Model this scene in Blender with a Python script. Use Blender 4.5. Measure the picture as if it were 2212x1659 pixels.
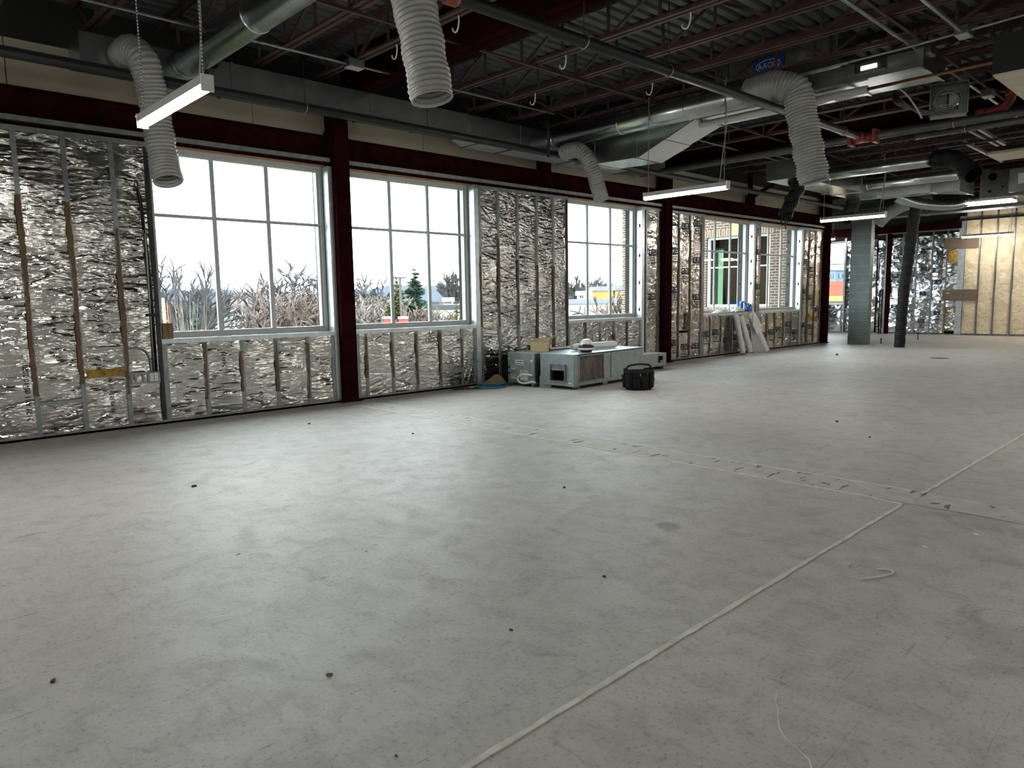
import bpy, bmesh, math, random
import numpy as np
from mathutils import Vector, Matrix
for o in list(bpy.data.objects): bpy.data.objects.remove(o)
S = bpy.context.scene
COL = S.collection
R_ = math.radians
# ---------------------------------------------------------------- camera
CAM_H = 1.27
YAW, PITCH, ROLL = R_(43.59752717), R_(6.70207103), R_(-0.91898481)
FPX = 1549.025
fwd = Vector((math.sin(YAW)*math.cos(PITCH), math.cos(YAW)*math.cos(PITCH), -math.sin(PITCH)))
rt0 = Vector((math.cos(YAW), -math.sin(YAW), 0)); up0 = rt0.cross(fwd)
rt = rt0*math.cos(ROLL) + up0*math.sin(ROLL); up = up0*math.cos(ROLL) - rt0*math.sin(ROLL)
cam = bpy.data.cameras.new('camera'); camo = bpy.data.objects.new('camera', cam); COL.objects.link(camo)
cam.sensor_fit = 'HORIZONTAL'; cam.sensor_width = 36; cam.lens = FPX/2212*36; cam.clip_start = .05; cam.clip_end = 900
m = Matrix((rt, up, -fwd)).transposed().to_4x4(); m.translation = (0, 0, CAM_H); camo.matrix_world = m
S.camera = camo
# ---------------------------------------------------------------- world, light, exposure
SKY = 8.5
w = bpy.data.worlds.new('overcast_sky'); S.world = w; w.use_nodes = True
bg = w.node_tree.nodes['Background']; bg.inputs[0].default_value = (.87, .955, 1, 1); bg.inputs[1].default_value = SKY
LAMP = 85
S.view_settings.view_transform = 'Standard'; S.view_settings.look = 'None'
S.view_settings.exposure = 0.22; S.view_settings.gamma = 1; S.view_settings.use_curve_mapping = False
S.cycles.use_denoising = True; S.cycles.sample_clamp_indirect = 6; S.cycles.max_bounces = 6; S.cycles.diffuse_bounces = 3; S.cycles.glossy_bounces = 3; S.cycles.transmission_bounces = 3; S.cycles.adaptive_threshold = .06
S.cycles.transparent_max_bounces = 12; S.cycles.caustics_reflective = False; S.cycles.caustics_refractive = False
def portal(name, loc, sx, sy, direction):           # samples the sky through a window opening; gives off no light of its own
    l = bpy.data.lights.new(name, 'AREA'); l.shape = 'RECTANGLE'; l.size = sx; l.size_y = sy; l.cycles.is_portal = True
    o = bpy.data.objects.new(name, l); COL.objects.link(o); o.location = loc
    o.rotation_euler = Vector(direction).to_track_quat('-Z', 'Y').to_euler()
# ---------------------------------------------------------------- room measures (metres)
DW = 8.11; XF = 24.55; XB = -5.0; YR = -7.0; ZD = 4.2
WIN = [(2.58, 4.64), (4.95, 7.01), (9.06, 11.11), (13.27, 15.33), (15.66, 17.74)]
SILL, HEAD = .91, 2.95
WINL = [(-4.65, -2.6), (-2.25, -.2)]                       # the same windows, unseen left of the view, added for daylight
for a, b in WIN+WINL: portal('window_portal', ((a+b)/2, DW+.36, 1.93), b-a, 2.05, (0, -1, 0))
portal('window_portal', (XF+.3, 10.4, 1.97), 1.35, 2.05, (-1, 0, 0))
for yy in (-3.2, .8): portal('window_portal', (XB-.2, yy, 1.75), 2.2, 1.7, (1, 0, 0))
for xx in (-1., 5.5, 12., 18., 22.5): portal('window_portal', (xx, YR-.2, 1.75), 2., 1.7, (0, 1, 0))
# ---------------------------------------------------------------- helpers
def ray(u, v):
    return (rt*((u-1106)/FPX) - up*((v-829.5)/FPX) + fwd)
def at(u, v, d): return Vector((0, 0, CAM_H)) + ray(u, v)*d          # a point seen at depth d, used to survey the place
WL = {}
def setp(o, label=None, cat=None, group=None, kind=None):
    if label: o['label'] = label
    if cat: o['category'] = cat
    if group: o['group'] = group
    if kind: o['kind'] = kind
    return o
def thing(name, loc=(0, 0, 0), label=None, cat=None, group=None, kind=None):
    o = bpy.data.objects.new(name, None); COL.objects.link(o); o.location = loc; o.empty_display_size = .1
    WL[o.name] = Vector(loc)
    return setp(o, label, cat, group, kind)
class MB:
    def __init__(s): s.v = []; s.f = []; s.uv = None
    def add(s, vs, fs):
        n = len(s.v); s.v += [tuple(p) for p in vs]; s.f += [tuple(i+n for i in q) for q in fs]; return s
    def box(s, x0, x1, y0, y1, z0, z1, M=None):
        vs = [Vector(p) for p in ((x0,y0,z0),(x1,y0,z0),(x1,y1,z0),(x0,y1,z0),(x0,y0,z1),(x1,y0,z1),(x1,y1,z1),(x0,y1,z1))]
        if M: vs = [M @ p for p in vs]
        return s.add(vs, [(0,3,2,1),(4,5,6,7),(0,1,5,4),(1,2,6,5),(2,3,7,6),(3,0,4,7)])
    def hexa(s, P): return s.add(P, [(0,3,2,1),(4,5,6,7),(0,1,5,4),(1,2,6,5),(2,3,7,6),(3,0,4,7)])
    def bar(s, a, b, wd, ht=None, upv=(0, 0, 1)):                    # rectangular bar from a to b
        a, b = Vector(a), Vector(b); d = (b-a).normalized(); ht = ht or wd; u = Vector(upv)
        if abs(d.dot(u)) > .95: u = Vector((1, 0, 0))
        r = d.cross(u).normalized()*wd/2; t = r.cross(d).normalized()*ht/2
        return s.hexa([a-r-t, a+r-t, b+r-t, b-r-t, a-r+t, a+r+t, b+r+t, b-r+t])
    def tube(s, P, r, n=10, caps=True):                              # swept tube, r a number or one radius per point
        P = [Vector(p) for p in P]; k = len(P); rr = r if hasattr(r, '__len__') else [r]*k
        T = [(P[min(i+1, k-1)]-P[max(i-1, 0)]).normalized() for i in range(k)]
        u = T[0].orthogonal().normalized(); rows = []
        for i in range(k):
            u = (u - T[i]*u.dot(T[i]))
            u = u.normalized() if u.length > 1e-5 else T[i].orthogonal().normalized()
            q = T[i].cross(u)
            rows.append([P[i] + (u*math.cos(2*math.pi*j/n) + q*math.sin(2*math.pi*j/n))*rr[i] for j in range(n)])
        vs = [p for row in rows for p in row]; fs = []
        for i in range(k-1):
            for j in range(n):
                j2 = (j+1) % n; fs.append((i*n+j, i*n+j2, (i+1)*n+j2, (i+1)*n+j))
        if caps: fs += [tuple(range(n))[::-1], tuple((k-1)*n+j for j in range(n))]
        return s.add(vs, fs)
    def lathe(s, c, prof, n=20, M=None):                             # prof: (radius, z)
        c = Vector(c); vs = []; fs = []
        for r, z in prof:
            for j in range(n):
                p = Vector((r*math.cos(2*math.pi*j/n), r*math.sin(2*math.pi*j/n), z)); p = (M @ p) if M else p
                vs.append(c+p)
        for i in range(len(prof)-1):
            for j in range(n):
                j2 = (j+1) % n; fs.append((i*n+j, i*n+j2, (i+1)*n+j2, (i+1)*n+j))
        fs += [tuple(range(n))[::-1], tuple((len(prof)-1)*n+j for j in range(n))]
        return s.add(vs, fs)
    def mesh(s, name, off=(0, 0, 0), smooth=False):
        me = bpy.data.meshes.new(name); o = Vector(off)
        me.from_pydata([tuple(Vector(p)-o) for p in s.v], [], s.f); me.update()
        if smooth: me.polygons.foreach_set('use_smooth', [True]*len(me.polygons))
        return me
    def build(s, name, mat, parent=None, smooth=False, label=None, cat=None, group=None, kind=None, bevel=0, origin=None):
        off = WL[parent.name] if parent else (Vector(origin) if origin else Vector((0, 0, 0)))
        me = s.mesh(name, off, smooth); me.materials.append(MAT[mat])
        o = bpy.data.objects.new(name, me); COL.objects.link(o); o.parent = parent
        if not parent: o.location = off
        WL[o.name] = off.copy()
        if bevel:
            bv = o.modifiers.new('bevel', 'BEVEL'); bv.width = bevel; bv.segments = 2; bv.limit_method = 'ANGLE'
        return setp(o, label, cat, group, kind)
def inst(name, me, loc, parent=None, rot=None, scale=None):            # one more object on shared mesh data
    o = bpy.data.objects.new(name, me); COL.objects.link(o); o.parent = parent
    o.location = Vector(loc) - (WL[parent.name] if parent else Vector((0, 0, 0)))
    if rot: o.rotation_euler = rot
    if scale: o.scale = scale
    WL[o.name] = Vector(loc); return o
def mesh_of(mb, name, mat, smooth=False):
    me = mb.mesh(name, (0, 0, 0), smooth); me.materials.append(MAT[mat]); return me
def copy_tree(o, parent=None):
    c = o.copy(); COL.objects.link(c); c.parent = parent
    for ch in list(o.children): copy_tree(ch, c)
    return c
def catmull(P, k=8):
    P = [Vector(p) for p in P]; Q = [P[0]*2-P[1]] + P + [P[-1]*2-P[-2]]; out = []
    for i in range(1, len(Q)-2):
        for j in range(k):
            t = j/k; a, b, c, d = Q[i-1], Q[i], Q[i+1], Q[i+2]
            out.append(.5*((2*b)+(c-a)*t+(2*a-5*b+4*c-d)*t*t+(3*b-a-3*c+d)*t*t*t))
    out.append(P[-1]); return out
def resample(P, step):
    P = [Vector(p) for p in P]; out = [P[0]]; acc = 0
    for a, b in zip(P, P[1:]):
        L = (b-a).length; t = step-acc
        while t <= L: out.append(a+(b-a)*(t/L)); t += step
        acc = (acc+L) % step
    return out
def text_mesh(body, size, ext=.0015, align='CENTER'):                   # flat lettering in the XY plane
    cu = bpy.data.curves.new('lettering', 'FONT'); cu.body = body; cu.size = size; cu.extrude = ext; cu.align_x = align; cu.resolution_u = 2
    o = bpy.data.objects.new('lettering', cu); COL.objects.link(o)
    bpy.context.view_layer.update()
    me = bpy.data.meshes.new_from_object(o.evaluated_get(bpy.context.evaluated_depsgraph_get()))
    bpy.data.objects.remove(o); bpy.data.curves.remove(cu); return me
_TX = {}
def lettering(body, size, M, mat, parent, name='lettering'):
    k = (body, size, mat)
    if k not in _TX:
        me = text_mesh(body, size); me.name = name; me.materials.clear(); me.materials.append(MAT[mat]); _TX[k] = me
    o = bpy.data.objects.new(name, _TX[k]); COL.objects.link(o); o.parent = parent
    Mw = M.copy(); Mw.translation = M.translation - WL[parent.name]
    o.matrix_local = Mw; return o
# frames for flat lettering: local x = reading direction, local y = letter up, local z = out of the surface
def frame(pos, xdir, ydir):
    x = Vector(xdir).normalized(); y = Vector(ydir).normalized(); z = x.cross(y)
    M = Matrix((x, y, z)).transposed().to_4x4(); M.translation = pos; return M
# ---------------------------------------------------------------- materials
MAT = {}
class N:
    def __init__(s, name):
        s.m = bpy.data.materials.new(name); s.m.use_nodes = True; s.t = s.m.node_tree; s.b = s.t.nodes['Principled BSDF']; MAT[name] = s.m
    def n(s, typ, **kw):
        nd = s.t.nodes.new('ShaderNode'+typ)
        for k, v in kw.items():
            if k in nd.inputs.keys() if isinstance(k, str) else False: nd.inputs[k].default_value = v
            else: setattr(nd, k, v)
        return nd
    def l(s, a, b): s.t.links.new(a, b)
    def co(s, scale=(1, 1, 1), rot=(0, 0, 0), kind='Object'):
        tc = s.n('TexCoord'); mp = s.n('Mapping'); mp.inputs['Scale'].default_value = scale; mp.inputs['Rotation'].default_value = rot
        s.l(tc.outputs[kind], mp.inputs[0]); return mp.outputs[0]
    def noise(s, vec, scale, detail=4, rough=.55, dist=0):
        nd = s.n('TexNoise'); nd.inputs['Scale'].default_value = scale; nd.inputs['Detail'].default_value = detail
        nd.inputs['Roughness'].default_value = rough; nd.inputs['Distortion'].default_value = dist; s.l(vec, nd.inputs['Vector']); return nd.outputs['Fac']
    def ramp(s, fac, stops):
        nd = s.n('ValToRGB'); e = nd.color_ramp.elements
        while len(e) < len(stops): e.new(.5)
        for q, (p, c) in zip(e, stops): q.position = p; q.color = (*c, 1) if len(c) == 3 else c
        s.l(fac, nd.inputs[0]); return nd.outputs[0]
    def mix(s, a, b, fac, mode='MIX'):
        nd = s.n('Mix'); nd.data_type = 'RGBA'; nd.blend_type = mode
        for i, q in ((0, fac), (6, a), (7, b)):
            if isinstance(q, (int, float)): nd.inputs[i].default_value = q
            elif isinstance(q, tuple): nd.inputs[i].default_value = (*q, 1)
            else: s.l(q, nd.inputs[i])
        return nd.outputs[2]
    def bump(s, h, strength=.5, dist=.01, normal=None):
        nd = s.n('Bump'); nd.inputs['Strength'].default_value = strength; nd.inputs['Distance'].default_value = dist; s.l(h, nd.inputs['Height'])
        if normal is not None: s.l(normal, nd.inputs['Normal'])
        return nd.outputs[0]
    def set(s, col=None, rough=.5, metal=0., spec=.5, normal=None, emit=None, es=0, coat=0, alpha=None):
        b = s.b
        for k, q in (('Base Color', col), ('Roughness', rough)):
            if q is None: continue
            if isinstance(q, tuple): b.inputs[k].default_value = (*q, 1)
            elif isinstance(q, (int, float)): b.inputs[k].default_value = q
            else: s.l(q, b.inputs[k])
        b.inputs['Metallic'].default_value = metal; b.inputs['Specular IOR Level'].default_value = spec
        if normal is not None: s.l(normal, b.inputs['Normal'])
        if emit: b.inputs['Emission Color'].default_value = (*emit, 1); b.inputs['Emission Strength'].default_value = es
        if coat: b.inputs['Coat Weight'].default_value = coat
        return s
def plain(name, col, rough=.5, metal=0., spec=.5, var=.12, sc=6., bump=0., stretch=(1, 1, 1)):
    q = N(name); c = q.co(stretch); f = q.noise(c, sc, 4)
    lo = tuple(max(0, x*(1-var)) for x in col); hi = tuple(min(1, x*(1+var)) for x in col)
    q.set(q.ramp(f, [(.3, lo), (.7, hi)]), rough, metal, spec, q.bump(q.noise(c, sc*6, 3), bump, .004) if bump else None); return q
# concrete floor: trowel mottling, drag marks, dark scuffs
q = N('concrete'); c = q.co()
f1 = q.noise(c, .5, 5, .6, .4); f2 = q.noise(c, 5.5, 7, .68, .8); f3 = q.noise(q.co((9, 2.2, 1), (0, 0, .5)), 3, 6, .7, 1.)
base = q.ramp(f1, [(.28, (.425, .392, .352)), (.5, (.48, .455, .418)), (.74, (.525, .506, .47))])
base = q.mix(base, q.ramp(f2, [(.3, (.74, .73, .72)), (.52, (1, 1, 1)), (.8, (1.14, 1.12, 1.08))]), .8, 'MULTIPLY')
base = q.mix(base, q.ramp(f3, [(.3, (.66, .65, .64)), (.46, (1, 1, 1))]), .6, 'MULTIPLY')
warm = q.ramp(q.noise(q.co((1, 1, 1), (0, 0, 1.1)), .9, 3), [(.52, (0, 0, 0)), (.75, (1, 1, 1))])
base = q.mix(base, (.42, .345, .275), q.mix((0, 0, 0), warm, .4), 'MIX')
for rot_, sc_, lo in ((.75, 1.6, .275), (2.2, 1.3, .27), (1.45, 1.1, .265)):
    sc = q.ramp(q.noise(q.co((1., 26, 1), (0, 0, rot_)), sc_, 5, .7, 1.5), [(lo+.02, (.3, .29, .28)), (lo+.06, (1, 1, 1))])
    base = q.mix(base, sc, .75, 'MULTIPLY')
lt = q.ramp(q.noise(q.co((1.1, 30, 1), (0, 0, 1.9)), 1.2, 5, .7, 1.2), [(.69, (0, 0, 0)), (.75, (1, 1, 1))])
base = q.mix(base, (.62, .61, .57), q.mix((0, 0, 0), lt, .5), 'MIX')
sp = q.noise(c, 55, 3, .7); base = q.mix(base, q.ramp(sp, [(.3, (.45, .45, .45)), (.45, (1, 1, 1)), (.62, (1, 1, 1)), (.76, (1.25, 1.23, 1.2))]), .7, 'MULTIPLY')
bl_ = q.ramp(q.noise(q.co((1, 1, 1), (0, 0, .3)), 1.7, 4, .6, .6), [(.22, (.45, .45, .45)), (.30, (1, 1, 1))]); base = q.mix(base, bl_, .6, 'MULTIPLY')
for sx_, sy_, sr_, st_ in ((3.29, 2.22, .17, .62), (3.0, .55, .5, .86), (4.6, 1.0, .45, .84), (.75, 1.75, .35, .9), (2.2, 6.2, .25, .85)):     # old spills
    tc = q.n('TexCoord'); mp = q.n('Mapping'); mp.vector_type = 'TEXTURE'; mp.inputs['Location'].default_value = (sx_, sy_, 0); mp.inputs['Scale'].default_value = (sr_*1.5, sr_, sr_); mp.inputs['Rotation'].default_value = (0, 0, .7); q.l(tc.outputs['Object'], mp.inputs[0])
    ln = q.n('VectorMath'); ln.operation = 'LENGTH'; q.l(mp.outputs[0], ln.inputs[0]); ad = q.n('Math'); ad.operation = 'ADD'; q.l(ln.outputs['Value'], ad.inputs[0]); q.l(f2, ad.inputs[1])
    base = q.mix(base, q.ramp(ad.outputs[0], [(.75, (st_, st_, st_*.98)), (1., (1, 1, 1))]), 1., 'MULTIPLY')
q.set(base, q.ramp(f2, [(.3, (.62,)*3), (.7, (.48,)*3)]), 0, .4, q.bump(sp, .12, .004))
q = N('patch_concrete'); c = q.co(); f2 = q.noise(c, 7, 6, .65, .8)
pit = q.ramp(q.noise(q.co((1.6, 5, 1)), 3.2, 3, .5), [(.34, (.28, .24, .19)), (.39, (1, 1, 1))])
q.set(q.mix(q.ramp(f2, [(.3, (.42, .395, .34)), (.7, (.57, .545, .48))]), pit, 1., 'MULTIPLY'), .62, 0, .35, q.bump(f2, .3, .004))
plain('joint_filler', (.66, .63, .54), .7, 0, .3, .2, 9)
plain('galvanized', (.27, .285, .29), .42, .75, .5, .22, 14, .04)
plain('galvanized_bright', (.62, .68, .71), .36, .7, .5, .18, 9, .05)
plain('duct_metal', (.50, .53, .54), .27, 1., .5, .16, 5, .03)
plain('duct_dull', (.20, .215, .22), .42, .8, .5, .25, 4)
plain('duct_green', (.125, .15, .143), .42, .45, .5, .15, 5, .03)
plain('red_steel', (.022, .0042, .006), .8, 0, .0, .35, 5)
plain('joist_steel', (.078, .045, .042), .65, 0, .2, .3, 4)
plain('deck_metal', (.10, .11, .115), .6, .1, .3, .3, 1.2)
plain('beige_board', (.48, .425, .335), .85, 0, .2, .06, 2)
plain('dark_board', (.028, .028, .028), .85, 0, .2, .15, 2)
plain('window_vinyl', (.5, .52, .51), .38, 0, .5, .05, 3)
plain('wood_shim', (.42, .24, .14), .7, 0, .3, .3, 12, .05, (1, 8, 8))
plain('kraft', (.15, .10, .055), .75, 0, .3, .22, 7, .1)
plain('cardboard', (.22, .145, .08), .8, 0, .25, .1, 6, .05)
plain('cardboard_pale', (.52, .43, .24), .8, 0, .25, .1, 6, .05, (14, 1, 1))
plain('wood_board', (.17, .125, .09), .7, 0, .3, .15, 3, .05, (1, 1, 6))
plain('yellow_wool', (.34, .22, .06), .95, 0, .1, .4, 16, .6)
plain('black_plastic', (.012, .012, .013), .5, 0, .4, .2, 6)
plain('black_fabric', (.009, .009, .010), .8, 0, .25, .3, 20, .3)
plain('black_pipe', (.016, .017, .018), .48, .2, .45, .35, 5, .04)
plain('gray_pipe', (.085, .085, .082), .5, .4, .4, .25, 5)
plain('red_fitting', (.2, .03, .022), .5, 0, .4, .2, 8)
plain('white_paint', (.42, .41, .385), .5, 0, .4, .06, 4)
plain('cream_paint', (.55, .50, .40), .55, 0, .4, .08, 4)
plain('white_plastic', (.74, .74, .72), .35, 0, .5, .06, 5)
plain('paper', (.68, .66, .63), .75, 0, .3, .06, 4, .05)
plain('gray_paper', (.42, .41, .40), .75, 0, .3, .06, 4, .05)
plain('blue_plastic', (.015, .11, .42), .4, 0, .5, .2, 6)
plain('blue_cable', (.04, .17, .26), .5, 0, .4, .2, 9)
plain('orange_print', (.62, .19, .03), .6, 0, .3, .1, 6)
plain('ink_black', (.03, .03, .035), .6, 0, .3)
plain('ink_blue', (.012, .035, .075), .5, 0, .4)
plain('ink_red', (.42, .04, .05), .6, 0, .3)
plain('label_white', (.62, .63, .62), .55, 0, .3, .04)
plain('label_blue', (.02, .06, .30), .55, 0, .3, .05)
plain('copper', (.2, .09, .05), .4, .8, .5, .2, 9)
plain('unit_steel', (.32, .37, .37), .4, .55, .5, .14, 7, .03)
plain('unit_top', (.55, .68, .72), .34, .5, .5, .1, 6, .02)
plain('pale_gray', (.34, .35, .335), .5, .1, .4, .08, 5)
plain('lens_amber', (.045, .018, .012), .12, 0, .6, .1, 3)
plain('hat_white', (.72, .70, .66), .25, 0, .6, .05, 4)
plain('hole_dark', (.006, .006, .006), .9, 0, .1)
plain('green_board', (.30, .52, .30), .7, 0, .3, .08, 3)
plain('foam_seal', (.42, .36, .22), .9, 0, .2, .2, 14, .5)
plain('asphalt', (.055, .055, .058), .9, 0, .2, .2, .3)
plain('grass_winter', (.075, .08, .035), .95, 0, .1, .4, .12)
plain('bark_gray', (.06, .057, .057), .9, 0, .2, .3, 2)
plain('bark_pale', (.16, .135, .115), .9, 0, .2, .3, 2)
plain('twig_tan', (.11, .082, .07), .9, 0, .2, .3, 2)
plain('woods', (.10, .115, .145), .95, 0, .1, .3, .02)  # pale bluish haze of distance is put into this colour
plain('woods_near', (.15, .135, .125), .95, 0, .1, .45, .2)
plain('needle_green', (.028, .05, .032), .9, 0, .2, .5, .9)
plain('needle_gold', (.075, .075, .03), .9, 0, .2, .5, .9)
plain('facade_cream', (.32, .25, .12), .85, 0, .2, .06, .5)
plain('facade_white', (.34, .34, .32), .85, 0, .2, .06, .5)
plain('facade_blue', (.11, .16, .23), .85, 0, .2, .06, .5)
plain('facade_orange', (.42, .20, .075), .85, 0, .2, .06, .5)
plain('facade_red', (.28, .07, .05), .85, 0, .2, .1, .5)
plain('roof_gray', (.16, .17, .19), .85, 0, .2, .1, .5)
plain('roof_dark', (.06, .06, .065), .85, 0, .2, .1, .5)
plain('trim_pale', (.40, .41, .41), .7, 0, .3, .05)
plain('stone_yellow', (.36, .30, .15), .8, 0, .3, .08, 3)
plain('car_paint', (.10, .12, .16), .25, .3, .6, .05)
plain('snow_fence_orange', (.55, .12, .03), .7, 0, .3, .1)
q = N('glass'); q.t.nodes.remove(q.b); tr = q.n('BsdfTransparent'); tr.inputs[0].default_value = (.96, .985, .98, 1); gl = q.n('BsdfGlossy'); gl.inputs['Roughness'].default_value = .02
fr = q.n('LayerWeight'); pw = q.n('Math'); pw.operation = 'POWER'; pw.inputs[1].default_value = 4; q.l(fr.outputs['Facing'], pw.inputs[0]); mx = q.n('MixShader'); q.l(pw.outputs[0], mx.inputs[0]); q.l(tr.outputs[0], mx.inputs[1]); q.l(gl.outputs[0], mx.inputs[2])
q.l(mx.outputs[0], q.t.nodes['Material Output'].inputs[0])
q = N('glass_tint'); q.t.nodes.remove(q.b); tr = q.n('BsdfTransparent'); tr.inputs[0].default_value = (.62, .60, .56, 1); q.l(tr.outputs[0], q.t.nodes['Material Output'].inputs[0])  # tint chosen to dim the unseen windows added behind the camera
q = N('glass_green'); q.t.nodes.remove(q.b); tr = q.n('BsdfTransparent'); tr.inputs[0].default_value = (.23, .30, .23, 1); gl = q.n('BsdfGlossy'); gl.inputs['Roughness'].default_value = .02
fr = q.n('LayerWeight'); pw = q.n('Math'); pw.operation = 'POWER'; pw.inputs[1].default_value = 4; q.l(fr.outputs['Facing'], pw.inputs[0]); mx = q.n('MixShader'); q.l(pw.outputs[0], mx.inputs[0]); q.l(tr.outputs[0], mx.inputs[1]); q.l(gl.outputs[0], mx.inputs[2])
q.l(mx.outputs[0], q.t.nodes['Material Output'].inputs[0])
q = N('glass_dark'); q.set((.012, .014, .016), .06, 0, .6); c = q.co(); q.set(q.ramp(q.noise(c, .4, 2), [(.3, (.010, .012, .014)), (.7, (.022, .026, .03))]), .06, 0, .6)
# crinkled foil facing of the insulation
def foil(name, col, sc, st, rough, amt):
    q = N(name); c = q.co(st); a = q.noise(c, sc, 4, .55, .8); b = q.noise(q.co(), sc*4, 3, .6, 1.2)
    vo = q.n('TexVoronoi'); vo.feature = 'DISTANCE_TO_EDGE'; vo.inputs['Scale'].default_value = sc*.9; q.l(c, vo.inputs['Vector'])
    n1 = q.bump(a, 1., .005*amt); n2 = q.bump(vo.outputs['Distance'], 1., .003*amt, n1); n3 = q.bump(b, 1., .0007*amt, n2)
    q.set(q.ramp(q.noise(q.co(), 3, 3), [(.3, tuple(x*.8 for x in col)), (.7, col)]), rough, 1., .5, n3)
foil('foil', (.60, .58, .545), 7, (.7, .7, 3.), .13, .75)
foil('foil_fine', (.63, .605, .57), 12, (.9, .9, 2.4), .13, .75)
foil('foil_matte', (.58, .535, .485), 6, (1, 1, .8), .22, .9)
foil('foil_cool', (.72, .74, .76), 7, (1, 1, 1.1), .2, 1.)
plain('flex_foil', (.012, .0125, .014), .55, .0, .25, .3, 12, .6)
plain('duct_matte', (.50, .51, .50), .5, .2, .4, .08, 4)
q = N('flex_silver'); c = q.co(); q.set(q.ramp(q.noise(c, 10, 4), [(.3, (.40, .40, .38)), (.7, (.56, .56, .54))]), .3, .1, .7, q.bump(q.noise(c, 38, 4, .6, 1), .45, .008))
tl = q.n('BsdfTranslucent'); tl.inputs[0].default_value = (.55, .56, .56, 1); mx = q.n('MixShader'); mx.inputs[0].default_value = .3; q.l(q.b.outputs[0], mx.inputs[1]); q.l(tl.outputs[0], mx.inputs[2]); q.l(mx.outputs[0], q.t.nodes['Material Output'].inputs[0])
q = N('spray_wool'); c = q.co((1, 1, 1)); f = q.noise(c, 5, 6, .65, .6)
q.set(q.ramp(f, [(.28, (.60, .48, .31)), (.5, (.76, .64, .44)), (.72, (.82, .71, .52))]), .95, 0, .1, q.bump(q.noise(c, 9, 8, .7, .8), .9, .03))
q = N('coil_face'); c = q.co((1, 1, 1)); f = q.noise(q.co((6, 6, 1.2)), 2.6, 6, .7, 1)
q.set(q.ramp(f, [(.28, (.035, .03, .026)), (.5, (.11, .10, .09)), (.74, (.26, .25, .23))]), .7, .2, .3)
q = N('brick'); bt = q.n('TexBrick'); bt.inputs['Scale'].default_value = 1; bt.inputs['Brick Width'].default_value = .215; bt.inputs['Row Height'].default_value = .078; bt.inputs['Mortar Size'].default_value = .011
bt.inputs['Color1'].default_value = (.085, .055, .042, 1); bt.inputs['Color2'].default_value = (.12, .08, .062, 1); bt.inputs['Mortar'].default_value = (.27, .24, .19, 1)
tc = q.n('TexCoord'); sx = q.n('SeparateXYZ'); cb = q.n('CombineXYZ'); ad = q.n('Math'); ad.operation = 'ADD'; q.l(tc.outputs['Object'], sx.inputs[0]); q.l(sx.outputs[0], ad.inputs[0]); q.l(sx.outputs[1], ad.inputs[1])
q.l(ad.outputs[0], cb.inputs[0]); q.l(sx.outputs[2], cb.inputs[1]); q.l(cb.outputs[0], bt.inputs['Vector']); q.set(bt.outputs['Color'], .85, 0, .2, q.bump(bt.outputs['Fac'], -.5, .01))
q = N('brick_soldier'); bt = q.n('TexBrick'); bt.inputs['Scale'].default_value = 1; bt.inputs['Brick Width'].default_value = .4; bt.inputs['Row Height'].default_value = .078; bt.inputs['Mortar Size'].default_value = .011
bt.inputs['Color1'].default_value = (.12, .075, .055, 1); bt.inputs['Color2'].default_value = (.18, .12, .085, 1); bt.inputs['Mortar'].default_value = (.36, .30, .22, 1)
tc = q.n('TexCoord'); sx = q.n('SeparateXYZ'); cb = q.n('CombineXYZ'); q.l(tc.outputs['Object'], sx.inputs[0]); q.l(sx.outputs[2], cb.inputs[0]); q.l(sx.outputs[1], cb.inputs[1]); q.l(cb.outputs[0], bt.inputs['Vector']); q.set(bt.outputs['Color'], .85, 0, .2)
q = N('lamp_lens'); q.set((.9, .9, .9), .4, 0, .5, None, (1., .965, .90), LAMP)
q = N('lamp_dim'); q.set((.9, .9, .85), .4, 0, .5, None, (1., .93, .76), 9)
q = N('led_green'); q.set((.1, .6, .1), .4, 0, .5, None, (.25, 1., .2), 3)
q = N('led_red'); q.set((.6, .1, .05), .4, 0, .5, None, (1., .15, .08), 2)
RN = random.Random(7); NP = np.random.RandomState(7)
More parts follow.
